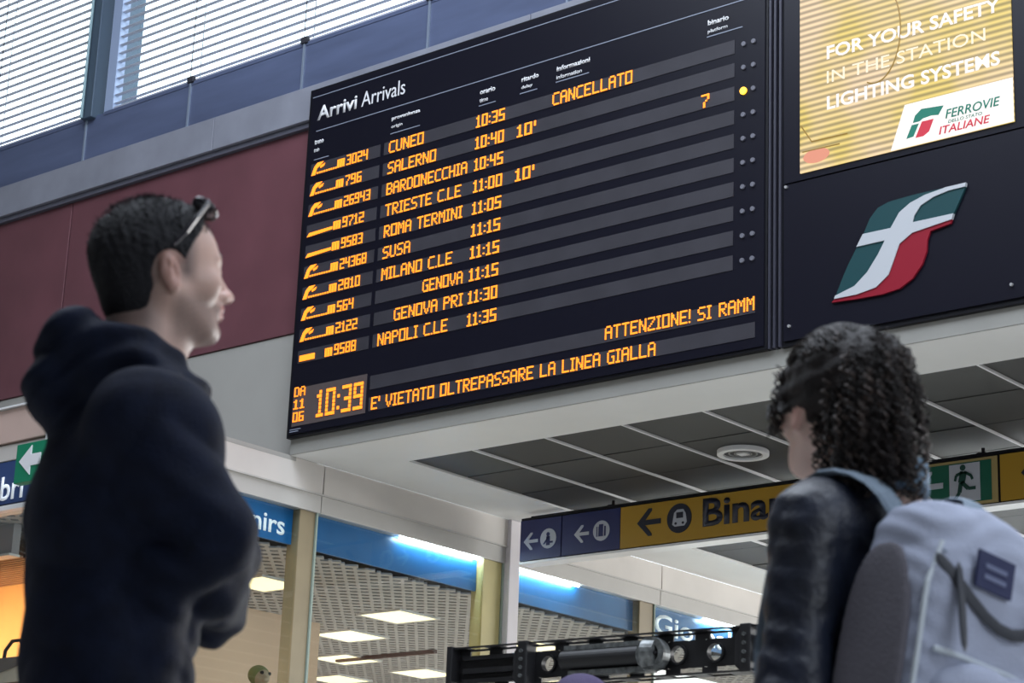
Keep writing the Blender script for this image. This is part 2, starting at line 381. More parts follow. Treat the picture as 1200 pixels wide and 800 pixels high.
# ------------------------------------------------------------------ dark panel with lit advertising screen and big railway emblem
ap = tag(empty('advertising_panel', (-5.4, 9.6, 4.094)), 'dark panel right of the arrivals board carrying lit yellow screen and railway emblem', 'sign panel')
def A(o): o.parent = ap; o.matrix_parent_inverse = Matrix.Translation((5.4, -9.6, -4.094)); return o
A(box('case', M_case, -6.24, -4.5, YF+.02, 9.655, 4.09, 6.9, None, .004))
for x in (-6.318, -6.285, -6.25): A(box('edge_strip', mat('edge_strip', (.05, .05, .07), .4, metal=.3), x, x+.014, YF+.003, YF+.06, 4.094, 6.9))
A(box('lower_panel', M_board, -6.22, -4.52, YF+.008, YF+.02, 4.12, 5.03)); A(box('upper_panel', M_board, -6.22, -4.52, YF+.008, YF+.02, 5.04, 6.88))
# screen material: yellow-cream with scan stripes of the display rows
sm = bpy.data.materials.new('screen_image'); sm.use_nodes = True; nt = sm.node_tree; b = nt.nodes['Principled BSDF']
tc = nt.nodes.new('ShaderNodeTexCoord'); mp = nt.nodes.new('ShaderNodeSeparateXYZ'); nt.links.new(tc.outputs['Object'], mp.inputs[0])
wv = nt.nodes.new('ShaderNodeMath'); wv.operation = 'MULTIPLY'; wv.inputs[1].default_value = 2*PI/.0365; nt.links.new(mp.outputs['Z'], wv.inputs[0])
sn = nt.nodes.new('ShaderNodeMath'); sn.operation = 'SINE'; nt.links.new(wv.outputs[0], sn.inputs[0])
mr = nt.nodes.new('ShaderNodeMapRange'); mr.inputs[1].default_value = -1; mr.inputs[2].default_value = 1; mr.inputs[3].default_value = .40; mr.inputs[4].default_value = 1.0; nt.links.new(sn.outputs[0], mr.inputs[0])
no = nt.nodes.new('ShaderNodeTexNoise'); no.inputs['Scale'].default_value = 2.2; nt.links.new(tc.outputs['Object'], no.inputs['Vector'])
rp = nt.nodes.new('ShaderNodeValToRGB'); rp.color_ramp.elements[0].position = .38; rp.color_ramp.elements[1].position = .62
rp.color_ramp.elements[0].color = (.90, .68, .16, 1); rp.color_ramp.elements[1].color = (1, .74, .44, 1); nt.links.new(no.outputs['Fac'], rp.inputs['Fac'])
b.inputs['Base Color'].default_value = (.02, .02, .02, 1); nt.links.new(rp.outputs['Color'], b.inputs['Emission Color']); nt.links.new(mr.outputs[0], b.inputs['Emission Strength'])
A(box('screen', sm, -6.108, -4.80, YF, YF+.02, 5.078, 6.80))
M_swhite = mat('screen_white', (.1, .1, .1), .5, emit=(1, .93, .90), es=1.0)
A(MB().prism([(-5.53, 5.078), (-4.80, 5.078), (-4.80, 5.325), (-5.44, 5.325)], YF-.003, YF).build('white_corner', M_swhite, None))
for body, x, z, h, wd in (('FOR YOUR SAFETY', -5.93, 5.72, .082, 1.07), ('IN THE STATION', -5.93, 5.575, .075, .98), ('LIGHTING SYSTEMS', -5.93, 5.415, .082, 1.06)):
    A(text('screen_lettering', body, M_swhite if 'IN THE' not in body else mat('screen_pale', (.1, .1, .1), .5, emit=(1, .86, .62), es=.95), (x, YF-.001, z), FRONT, width=wd, height=h, bold=.02 if 'IN THE' not in body else .0))
M_sgreen = mat('screen_green', (.0, .05, .03), .5, emit=(.0, .16, .12), es=.9); M_sred = mat('screen_red', (.1, 0, 0), .5, emit=(.62, .03, .07), es=.9)
A(text('screen_lettering', 'FERROVIE', M_sgreen, (-5.195, YF-.004, 5.185), FRONT, width=.32, height=.052, bold=.01, shear=.2))
A(text('screen_lettering', 'DELLO STATO', M_sgreen, (-5.18, YF-.004, 5.156), FRONT, width=.20, height=.018, shear=.2))
A(text('screen_lettering', 'ITALIANE', M_sred, (-5.235, YF-.004, 5.103), FRONT, width=.30, height=.044, bold=.01, shear=.2))
A(MB().prism([(-5.378, 5.247), (-5.339, 5.277), (-5.205, 5.265), (-5.237, 5.218), (-5.282, 5.225), (-5.33, 5.22), (-5.352, 5.208), (-5.392, 5.208)], YF-.004, YF).prism([(-5.399, 5.197), (-5.355, 5.197), (-5.39, 5.129), (-5.433, 5.125)], YF-.004, YF).build('screen_emblem_green', M_sgreen, None))
A(MB().prism([(-5.337, 5.203), (-5.266, 5.203), (-5.295, 5.137), (-5.33, 5.118), (-5.378, 5.118)], YF-.004, YF).build('screen_emblem_red', M_sred, None))
M_sline = mat('screen_line', (.1, .05, .0), .5, emit=(.30, .20, .06), es=.8)
arc = [(-5.62+.16*math.cos(a), YF-.002, 5.80+.30*math.sin(a)) for a in np.linspace(-1.9, 1.3, 22)]
A(MB().tube(arc, .004, 5).build('screen_curve', M_sline, None)); A(MB().tube([(-6.10, YF-.002, 5.36), (-6.03, YF-.002, 5.25), (-5.8, YF-.002, 5.245)], .004, 5).tube([(-6.09, YF-.002, 5.20), (-5.85, YF-.002, 5.195)], .004, 5).build('screen_curve', M_sline, None))
A(MB().disc((-6.0, 5.16), .042, YF-.003, YF, 'y', 20, rx=.085).build('screen_spot', mat('screen_pink', (.1, 0, 0), .5, emit=(.85, .38, .25), es=.85), None))
# emblem
Wt = [(-5.081,4.796),(-5.196,4.795),(-5.323,4.779),(-5.413,4.752),(-5.479,4.712),(-5.532,4.635),(-5.703,4.635),(-5.743,4.57),(-5.568,4.572),(-5.612,4.500),(-5.678,4.414),(-5.758,4.350),(-5.878,4.317),(-5.885,4.300),(-5.746,4.300),(-5.627,4.318),(-5.549,4.375),(-5.515,4.453),(-5.481,4.535),(-5.403,4.582),(-5.169,4.610),(-5.158,4.640),(-5.399,4.640),(-5.389,4.675),(-5.349,4.725),(-5.272,4.757),(-5.184,4.773),(-5.086,4.775)]
GU = [(-5.081,4.796),(-5.196,4.795),(-5.323,4.779),(-5.413,4.752),(-5.479,4.712),(-5.532,4.635),(-5.703,4.635),(-5.662,4.717),(-5.612,4.768),(-5.545,4.788),(-5.40,4.796)]
GR = [(-5.086,4.775),(-5.158,4.640),(-5.399,4.640),(-5.389,4.675),(-5.349,4.725),(-5.272,4.757),(-5.184,4.773)]
GL = [(-5.743,4.57),(-5.568,4.572),(-5.612,4.500),(-5.678,4.414),(-5.758,4.350),(-5.878,4.317),(-5.838,4.405),(-5.797,4.483)]
RD = [(-5.885,4.300),(-5.746,4.300),(-5.627,4.318),(-5.549,4.375),(-5.515,4.453),(-5.481,4.535),(-5.403,4.582),(-5.169,4.610),(-5.178,4.590),(-5.298,4.572),(-5.318,4.523),(-5.323,4.463),(-5.350,4.397),(-5.408,4.330),(-5.486,4.288),(-5.589,4.275),(-5.746,4.277),(-5.905,4.285)]
Me_w = mat('emblem_white', (.50, .52, .55), .45); Me_g = mat('emblem_green', (.012, .058, .066), .4, spec=.3); Me_r = mat('emblem_red', (.27, .010, .025), .4, spec=.3)
A(MB().prism(Wt, YF-.012, YF+.01).build('emblem_white_stroke', Me_w, None))
A(MB().prism(GU, YF-.006, YF+.01).prism(GR, YF-.006, YF+.01).prism(GL, YF-.006, YF+.01).build('emblem_green_field', Me_g, None))
A(MB().prism(RD, YF-.006, YF+.01).build('emblem_red_field', Me_r, None))
for x, z in ((-6.201, 5.017), (-6.18, 4.20), (-4.60, 5.01), (-4.845, 4.193)): A(MB().disc((x, z), .009, YF-.004, YF+.01, 'y', 10).build('bolt', mat('bolt_steel', (.6, .6, .6), .3, metal=.6), None))

# ------------------------------------------------------------------ hanging wayfinding sign
hs = tag(empty('hanging_sign', (-6.5, 11.7, 3.62)), 'long blue and yellow wayfinding sign hanging below the dark tiles, reading Binari', 'sign')
def H(o): o.parent = hs; o.matrix_parent_inverse = Matrix.Translation((6.5, -11.7, -3.62)); return o
Y0 = 11.70; ZT, ZB = 3.925, 3.625
M_navy = mat('sign_navy', (.020, .026, .105), .4); M_yel = mat('sign_yellow', (.42, .24, .018), .45); M_swt = mat('sign_white', (.45, .47, .52), .5); M_sbk = mat('sign_black', (.012, .014, .03), .5)
H(box('frame', M_case, -9.84, -3.5, Y0+.004, Y0+.12, ZB, ZT+.018)); H(box('lower_edge', M_tbar, -9.84, -3.5, Y0-.006, Y0+.13, ZB-.018, ZB-.002))
H(box('top_rail', M_case, -9.74, -3.5, Y0-.01, Y0+.13, ZT+.002, ZT+.022))
pan = [('blue_panel', M_navy, -9.835, -9.462), ('blue_panel', M_navy, -9.452, -8.94), ('yellow_panel', M_yel, -8.935, -6.72), ('exit_panel', mat('sign_green', (.008, .11, .065), .4), -6.69, -6.10), ('yellow_panel', M_yel, -6.04, -3.52)]
for n_, m_, a, b_ in pan: H(box(n_, m_, a, b_, Y0-.008, Y0+.004, ZB+.006 if n_ != 'exit_panel' else ZB+.025, ZT-.004 if n_ != 'exit_panel' else ZT-.022))
H(box('exit_frame', mat('sign_yellow_pale', (.40, .30, .12), .5), -6.72, -6.06, Y0-.004, Y0+.003, ZB+.006, ZT-.004))
def arrow(x, z, s, m, name='arrow', y=Y0-.012):
    t = .16*s; P = [(x-s*.5, z), (x-s*.02, z+s*.48), (x+s*.12, z+s*.48), (x+s*.12, z+s*.40), (x-s*.16, z+t*.55), (x+s*.5, z+t*.55), (x+s*.5, z-t*.55), (x-s*.16, z-t*.55), (x+s*.12, z-s*.40), (x+s*.12, z-s*.48), (x-s*.02, z-s*.48)]
    return H(MB().prism(P, y, y+.005).build(name, m, None))
arrow(-9.735, 3.765, .13, M_swt); arrow(-9.275, 3.770, .13, M_swt); arrow(-8.69, 3.79, .20, M_sbk)
H(MB().disc((-9.575, 3.77), .072, Y0-.012, Y0-.007, 'y', 24).build('pictogram_disc', M_swt, None))
H(MB().disc((-9.575, 3.80), .015, Y0-.015, Y0-.011).box(-9.59, -9.558, Y0-.015, Y0-.011, 3.72, 3.785).prism([(-9.62, 3.73), (-9.605, 3.73), (-9.565, 3.775), (-9.575, 3.785)], Y0-.015, Y0-.011).box(-9.56, -9.53, Y0-.015, Y0-.011, 3.735, 3.748).build('pictogram_figure', M_navy, None))
H(MB().disc((-9.10, 3.775), .072, Y0-.012, Y0-.007, 'y', 24).build('pictogram_disc', M_swt, None))
H(MB().box(-9.14, -9.06, Y0-.015, Y0-.011, 3.735, 3.805).box(-9.118, -9.082, Y0-.015, Y0-.011, 3.805, 3.82).build('pictogram_case', M_navy, None)); H(MB().box(-9.128, -9.122, Y0-.018, Y0-.014, 3.735, 3.805).box(-9.078, -9.072, Y0-.018, Y0-.014, 3.735, 3.805).build('pictogram_case_strap', M_swt, None))
H(MB().disc((-8.435, 3.79), .102, Y0-.012, Y0-.007, 'y', 28).build('pictogram_disc', M_sbk, None))
H(MB().prism([(-8.49, 3.75), (-8.475, 3.83), (-8.45, 3.85), (-8.40, 3.85), (-8.38, 3.82), (-8.37, 3.76), (-8.39, 3.735), (-8.47, 3.735)], Y0-.015, Y0-.011).build('pictogram_train', M_swt, None))
H(MB().box(-8.455, -8.40, Y0-.018, Y0-.014, 3.79, 3.83).disc((-8.46, 3.755), .009, Y0-.018, Y0-.014).disc((-8.40, 3.755), .009, Y0-.018, Y0-.014).build('pictogram_train_window', M_sbk, None))
H(text('lettering', 'Binari', M_sbk, (-8.24, Y0-.010, 3.705), FRONT, width=.70, height=.195, bold=.025, ext=.003))
arrow(-6.53, 3.775, .20, M_swt)
H(box('exit_field', M_swt, -6.385, -6.175, Y0-.012, Y0-.007, 3.655, 3.895))
rn = MB().disc((-6.29, 3.87), .019, Y0-.016, Y0-.011)
for a, b_, ww in (((-6.285, 3.845), (-6.30, 3.775), .045), ((-6.30, 3.78), (-6.255, 3.735), .026), ((-6.255, 3.735), (-6.205, 3.735), .02), ((-6.305, 3.775), (-6.315, 3.715), .026), ((-6.315, 3.715), (-6.35, 3.672), .02), ((-6.28, 3.842), (-6.235, 3.815), .018), ((-6.235, 3.815), (-6.225, 3.79), .015), ((-6.29, 3.84), (-6.335, 3.825), .018), ((-6.335, 3.825), (-6.345, 3.79), .015)):
    rn.bar((a[0], Y0-.0135, a[1]), (b_[0], Y0-.0135, b_[1]), .005, ww)
H(rn.build('running_figure', mat('exit_dark_green', (.004, .05, .035), .5), None))
arrow(-5.80, 3.79, .20, M_sbk)
for x in (-9.03, -6.17): H(MB().tube([(x, Y0+.03, ZT), (x, Y0+.03, ZC-.004)], .012, 10).box(x-.03, x+.03, Y0, Y0+.06, ZT+.01, ZT+.03).build('hanger', M_case, None))

# ------------------------------------------------------------------ shop front
M_head = mat('header_panel', (.62, .58, .54), .38, noise=.06, scale=2); M_fas = mat('fascia_metal', (.50, .48, .45), .35, noise=.05, scale=3)
M_olive = mat('olive_pilaster', (.27, .215, .125), .4, noise=.1, scale=4); M_gold = mat('gold_pilaster', (.55, .47, .20), .4, noise=.08, scale=4)
sh = structure('wall_shops', 'glazed shop front with pale header panels running under the soffit', 'wall')
ys = [7.82, 9.93, 11.90, 13.75, 15.6, 17.45, 19.3, 21.2, 23, 25, 27]
for a, b_ in zip(ys[:-1], ys[1:]):
    box('header_panel', M_head, XS-.16, XS-.001, a+.006, b_-.006, 3.79, ZC-.003, sh)
    box('fascia', M_fas, XS-.14, XS-.012, a+.003, b_-.003, 3.665, 3.785, sh, .003)
box('header_lip', M_fas, XS-.02, XS+.008, 7.82, 27, 3.782, 3.792, sh)
box('header_core', M_seam, XS-.15, XS-.02, 7.9, 27, 3.70, ZC, sh)
pil = [(7.84, 8.0, M_olive), (9.76, 9.90, M_olive), (11.62, 11.82, M_gold), (13.50, 13.68, M_olive), (15.4, 15.58, M_olive), (17.25, 17.43, M_olive), (19.1, 19.28, M_olive)]
for a, b_, m_ in pil:
    box('pilaster', m_, XS-.14, XS-.03, a, b_, 0, 3.665, sh, .004)
    box('glass_edge', mat('glass_edge', (.35, .42, .36), .2), XS-.05, XS-.02, b_+.004, b_+.018, 0, 3.665, sh)
box('white_post', mat('white_post', (.68, .64, .66), .4), XS-.03, XS+.03, 11.84, 11.955, 0, ZC-.004, sh, .004)
box('plinth', M_fas, XS-.14, XS-.02, 7.82, 27, 0, .35, sh)
bounds = [8.02, 9.76, 9.92, 11.62, 11.96, 13.50, 13.70, 15.4, 15.6, 17.25, 17.45, 19.1, 19.3, 21.2]
for k in range(0, len(bounds)-1, 2): box('pane', GLASS, XS-.046, XS-.040, bounds[k], bounds[k+1], .35, 3.665, sh)
# end face of the shop block, facing the hall
fr = structure('wall_shop_end', 'end face of the shop block facing the hall', 'wall')
for a, b_ in ((-23, -20), (-20, -17), (-17, -14), (-14, -12.1), (-12.1, XS)):
    box('header_panel', mat('header_panel_warm', (.60, .44, .38), .4, noise=.06, scale=2), a+.006, b_-.006, 7.82, 7.98, 3.765, ZC-.012, fr, .004)
    box('fascia', M_head, a+.003, b_-.003, 7.835, 7.97, 3.655, 3.757, fr, .003)
box('top_edge', M_tbar, -23, XS, 7.80, 7.99, ZC-.01, ZC+.002, fr)
box('roof', M_white, -23, XS, 7.99, YW, ZC-.03, ZC, fr)
box('transom', M_tbar, -23, XS-.14, 7.84, 7.95, 3.345, 3.375, fr)
for x in (-10.24, -12.1, -14, -16, -18, -20): box('mullion', M_olive, x-.05, x+.05, 7.85, 7.95, 0, 3.36, fr)
box('pane', GLASS, -22, -10.3, 7.89, 7.896, .35, 3.345, fr)
# blue sign fascias, each a thing, with letters
def glossblue():
    return mat('sign_blue_film', (.003, .13, .38), .35, noise=.25, scale=1.6)
def shop_sign(y0, y1, label, body=None, tw=0, ty=0, th=.16, lamp=None, tz=3.475):
    s_ = tag(empty('shop_sign', (XS-.10, (y0+y1)/2, 3.43)), label, 'sign', None)
    o = MB().box(-.012, .012, -(y1-y0)/2, (y1-y0)/2, 0, .235).build('sign_board', glossblue(), s_)
    if body: text('lettering', body, mat('sign_letters', (.85, .88, .92), .4, emit=(.8, .9, 1), es=.35), (.014, ty-(y0+y1)/2, tz-3.43), SIDE, width=tw, height=th, parent=s_, bold=.015)
    if lamp:
        a, b_ = lamp; MB().tube([(.05, a-(y0+y1)/2, .228), (.05, b_-(y0+y1)/2, .228)], .011, 8).build('tube_lamp', mat('tube_glow', (1, 1, 1), .3, emit=(.80, .97, 1), es=45), s_)
    return s_
shop_sign(8.03, 9.75, 'blue sign over the shop window behind the man, ending in nirs', 'Souvenirs', .80, 8.88, .13, (8.5, 9.12), 3.475)
shop_sign(9.93, 11.61, 'plain blue sign between the olive and the gold pilaster, glowing at its right end', lamp=(10.75, 11.6))
shop_sign(11.97, 13.49, 'plain blue sign just right of the white post', lamp=(12.0, 12.75))
shop_sign(13.71, 15.39, 'blue sign reading Giornali above the black beam', 'Giornali', 1.15, 13.78, .165, (14.4, 15.35), 3.455)
shop_sign(15.61, 17.24, 'plain blue sign farthest along the shop front', lamp=(15.8, 17.0))
ls = tag(empty('shop_sign', (-10.9, 7.86, 3.385)), 'dark blue sign at the left edge of the picture ending in bri', 'sign', None)
box('sign_board', mat('sign_blue_dark', (.035, .07, .20), .4), -.6, .6, -.02, .0, 0, .265, ls)
text('lettering', 'Libri', mat('sign_letters', (1, 1, 1)), (.005, -.023, .02), FRONT, width=.37, height=.15, parent=ls, bold=.015)
# green exit sign in front of it
ex = tag(empty('exit_sign', (-10.19, 7.72, 3.445)), 'small green sign with white left arrow beside the dark blue sign', 'sign')
box('sign_body', mat('exit_green_bright', (.006, .17, .09), .4, emit=(.005, .2, .09), es=.12), -.24, .24, -.03, .03, 0, .24, ex, .004)
MB().prism([(-.20, .13), (-.09, .22), (-.09, .165), (.0, .165), (.0, .095), (-.09, .095), (-.09, .04)], -.036, -.029).build('arrow', M_wtext, ex)
MB().tube([(0, 0, .24), (0, 0, .50)], .01).tube([(0, 0, .50), (0, .10, .50)], .01).build('bracket', M_tbar, ex)

# shop interior
si = structure('ceiling_3', 'pierced metal ceiling inside the shops', 'ceiling')
ZI = 3.41
box('ceiling_void', mat('void_grey', (.04, .04, .045), .7), -17, XS-.15, 7.95, 20, ZI+.06, ZI+.08, si)
def clipbars(pitch, ang, wdt, z0, z1, x0, x1, y0, y1, mb):
    d = Vector((math.cos(ang), math.sin(ang))); n = Vector((-d.y, d.x)); c = Vector(((x0+x1)/2, (y0+y1)/2)); R = math.hypot(x1-x0, y1-y0)/2; k = -R
    while k < R:
        p = c+n*k; t0, t1 = -1e9, 1e9
        for o_, dd, lo, hi in ((p.x, d.x, x0, x1), (p.y, d.y, y0, y1)):
            if abs(dd) < 1e-9: continue
            a, b_ = (lo-o_)/dd, (hi-o_)/dd; t0 = max(t0, min(a, b_)); t1 = min(t1, max(a, b_))
        if t1-t0 > .05: a = p+d*t0; b_ = p+d*t1; mb.bar((a.x, a.y, (z0+z1)/2), (b_.x, b_.y, (z0+z1)/2), wdt, z1-z0)
        k += pitch
mb = MB(); va = math.radians(90)+.73
clipbars(.080, va, .026, ZI, ZI+.012, -16.5, XS-.16, 8.0, 18, mb); clipbars(.125, va+PI/2, .075, ZI+.001, ZI+.013, -16.5, XS-.16, 8.0, 18, mb)
tag(mb.build('ceiling_mesh', mat('mesh_metal', (.46, .455, .46), .5), si), kind='stuff')
sw = structure('wall_shop_inner', 'warm plastered walls inside the shops', 'wall')
M_peach = mat('peach_wall', (.80, .60, .45), .6, noise=.05, scale=1.5); M_orange = mat('orange_wall', (.85, .45, .16), .6, noise=.1, scale=1.5)
box('inner_wall', M_peach, -12.3, -12.12, 9.2, 12.0, 0, ZI, sw); box('inner_wall', M_peach, -17, -16.8, 7.9, 20, 0, ZI+.06, sw)
box('inner_wall', M_orange, -17, -11.4, 9.0, 9.15, 0, ZI, sw); box('inner_wall', M_peach, -17, XS-1.6, 18.2, 18.4, 0, ZI+.06, sw)
box('bulkhead', mat('bulkhead_grey', (.34, .33, .36), .5), -17, -11.2, 8.30, 8.36, 3.215, ZI, sw); box('bulkhead_edge', M_tbar, -17, -11.2, 8.285, 8.37, 3.20, 3.215, sw)
mb = MB()
for k in range(14): mb.box(-17, -11.2, 8.37+.045*k, 8.395+.045*k, 3.20, 3.212)
tag(mb.build('brown_slats', mat('brown_slats', (.30, .16, .09), .5), sw), kind='stuff')
box('slat_backing', mat('brown_dark', (.08, .04, .03), .6), -17, -11.2, 8.37, 9.0, 3.23, 3.24, sw)
M_lite = mat('lit_panel', (1, 1, 1), .5, emit=(1, .84, .42), es=1.5)
pls = [(-11.31, 12.03), (-12.30, 12.52), (-13.22, 13.42), (-14.15, 14.28), (-13.14, 14.35), (-11.26, 10.55), (-12.2, 15.4), (-14.1, 16.4), (-11.3, 13.6), (-12.3, 8.6)]
labs = ['largest square lit ceiling panel, seen between the olive and gold pilasters', 'second square lit ceiling panel, next to the olive pilaster', 'third square lit ceiling panel down from the blue sign beside the olive pilaster',
        'lowest square lit ceiling panel beside the olive pilaster', 'square lit ceiling panel low beside the left end of the black beam', 'square lit ceiling panel under the sign ending in nirs', 'far lit ceiling panel behind the black beam', 'deepest lit ceiling panel of the shops', 'lit ceiling panel behind the gold pilaster', 'lit ceiling panel over the orange wall']
for (x, y), lb in zip(pls, labs):
    p_ = tag(empty('ceiling_light', (x, y, ZI)), lb, 'light', 'square lights in the shop ceiling')
    MB().box(-.21, .21, -.21, .21, -.008, .0).build('diffuser', M_lite, p_)
    fmb = MB()
    for a, b_, c_, d_ in ((-.23, .23, -.23, -.21), (-.23, .23, .21, .23), (-.23, -.21, -.21, .21), (.21, .23, -.21, .21)): fmb.box(a, b_, c_, d_, -.012, .01)
    fmb.build('frame', M_tbar, p_)
tr = tag(empty('ceiling_track', (-12.6, 13.4, ZI-.03)), 'thin brown rail fixed under the pierced shop ceiling', 'rail')
MB().box(-.7, .45, -.02, .02, 0, .03).build('rail', mat('brown_rail', (.10, .05, .04), .5), tr)
lp = tag(empty('light_box', (-10.28, 15.3, 0)), 'bright white display panel inside the far shop below the black beam', 'display')
box('lit_face', mat('lightbox_white', (1, 1, 1), .5, emit=(1, .98, .95), es=1.15), -.02, .03, -1.5, 2.6, .5, 3.20, lp); box('case', M_fas, -.10, -.021, -1.52, 2.62, 0, 3.215, lp)

# ------------------------------------------------------------------ black perforated beam on two posts
bx0, bx1, BY = -5.366, -2.2, 6.0
zt, zb = 1.858, 1.702
be = tag(empty('perforated_beam', (-3.8, BY, 0)), 'black steel beam with round holes and slotted flanges in front of the shops', 'beam')
def Bm(o): o.parent = be; o.matrix_parent_inverse = Matrix.Translation((3.8, -BY, 0)); return o
def flange(z, off, pitch=.148):
    mb = MB(); mb.box(bx0, bx1, BY-.045, BY-.038, z, z+.006).box(bx0, bx1, BY+.022, BY+.03, z, z+.006)
    x = bx0
    while x < bx1: mb.box(x, x+pitch-.085, BY-.038, BY+.022, z, z+.006); x += pitch
    return Bm(mb.build('slotted_flange', M_black, None))
flange(zt-.006, 0); flange(zb, .05)
holes = [(-4.945, .027), (-4.395, .029), (-4.245, .029), (-4.03, .030), (-3.72, .029), (-3.56, .029), (-3.2, .029), (-2.9, .029), (-2.6, .029)]
web = MB(); zc = (zt+zb)/2; hh = .045; n = 32; za, zd = zb+.030, zt-.030
def holecell(mb, cx, cz, r, hw, z0, z1, y0, y1):
    o = len(mb.v); ang = [2*PI*i/n for i in range(n)]
    for y in (y0, y1):
        for a in ang: mb.v.append((cx+r*math.cos(a), y, cz+r*math.sin(a)))
        for a in ang:
            c, s_ = math.cos(a), math.sin(a); k = min(hw/abs(c) if abs(c) > 1e-6 else 1e9, ((z1-cz) if s_ > 0 else (cz-z0))/abs(s_) if abs(s_) > 1e-6 else 1e9)
            mb.v.append((cx+k*c, y, cz+k*s_))
    for i in range(n):
        j = (i+1) % n
        mb.f += [(o+i, o+j, o+n+j, o+n+i), (o+2*n+i, o+3*n+i, o+3*n+j, o+2*n+j), (o+i, o+2*n+i, o+2*n+j, o+j)]
prev = bx0
for cx, r in holes:
    web.box(prev, cx-hh, BY-.002, BY+.004, za, zd); holecell(web, cx, zc, r, hh, za, zd, BY-.002, BY+.004); prev = cx+hh
web.box(prev, bx1, BY-.002, BY+.004, za, zd)
x = bx0
while x < bx1:      # webs between the long slots along both edges
    web.box(x, x+.060, BY-.002, BY+.004, zd, zt-.006).box(x+.03, x+.09, BY-.002, BY+.004, zb+.006, za); x += .148
web.box(bx0, bx1, BY-.002, BY+.004, zt-.012, zt-.006).box(bx0, bx1, BY-.002, BY+.004, zb+.006, zb+.012)
Bm(web.build('web_plate', M_black, None, fix=False))
for cx, r in holes: Bm(MB().ring((cx, zc), r, r+.007, BY-.014, BY+.012, 'y', 28).build('hole_collar', M_black, None))
M_steel = mat('worn_steel', (.16, .17, .17), .35, metal=.5, noise=.6, scale=40)
M_motor = mat('motor_black', (.012, .012, .013), .5)
Bm(MB().tube([(-4.86, BY-.035, zc+.002), (-4.50, BY-.035, zc+.002)], .034, 24).build('motor_tube', M_motor, None, smooth=False))
Bm(MB().box(-4.85, -4.50, BY-.05, BY-.005, zc+.035, zc+.052).box(-4.83, -4.48, BY-.05, BY-.005, zc-.058, zc-.038).build('drive_bracket', M_steel, None))
Bm(MB().tube([(-4.50, BY-.04, zc), (-4.45, BY-.04, zc)], [.060, .056], 24).ring((-4.47, zc), .035, .058, BY-.075, BY-.03).build('drive_hub', M_steel, None))
for a in range(6):
    aa = a*PI/3; Bm(MB().disc((-4.47+.03*math.cos(aa)*.9, zc+.03*math.sin(aa)), .006, BY-.085, BY-.06, 'y', 8).build('hub_bolt', M_black, None))
for x in (-5.02, -4.09): Bm(MB().box(x-.03, x+.012, BY-.060, BY-.0, zb-.004, zt+.004).prism([(x-.055, zb+.02), (x-.03, zb), (x-.03, zt), (x-.055, zt-.04)], BY-.05, BY-.02).build('coupling', M_black, None, .004))
for x in (-5.02, -4.09):
    for dz in (-.045, -.015, .015, .045): Bm(MB().disc((x-.01, zc+dz), .007, BY-.068, BY-.059, 'y', 8).build('coupling_bolt', M_steel, None))
Bm(MB().box(-5.32, -5.06, BY-.03, BY-.002, zc-.02, zc+.0).box(-5.32, -5.06, BY-.03, BY-.002, zc+.03, zc+.045).box(-5.32, -5.06, BY-.03, BY-.002, zc-.055, zc-.04).build('stiffener_rib', M_black, None))
Bm(box('end_plate', M_black, bx0-.012, bx0+.012, BY-.055, BY+.045, zb-.30, zt+.004, None, .002))
for x in (-5.33, -2.3):
    Bm(MB().box(x-.035, x+.035, BY-.035, BY+.035, .012, zb).build('post', M_black, None, .004)); Bm(MB().box(x-.16, x+.16, BY-.16, BY+.16, 0, .012).build('foot_plate', M_black, None, .002))
be.rotation_euler = (0, 0, math.radians(3.6)); be.location = (-3.8, 6.14, 0)

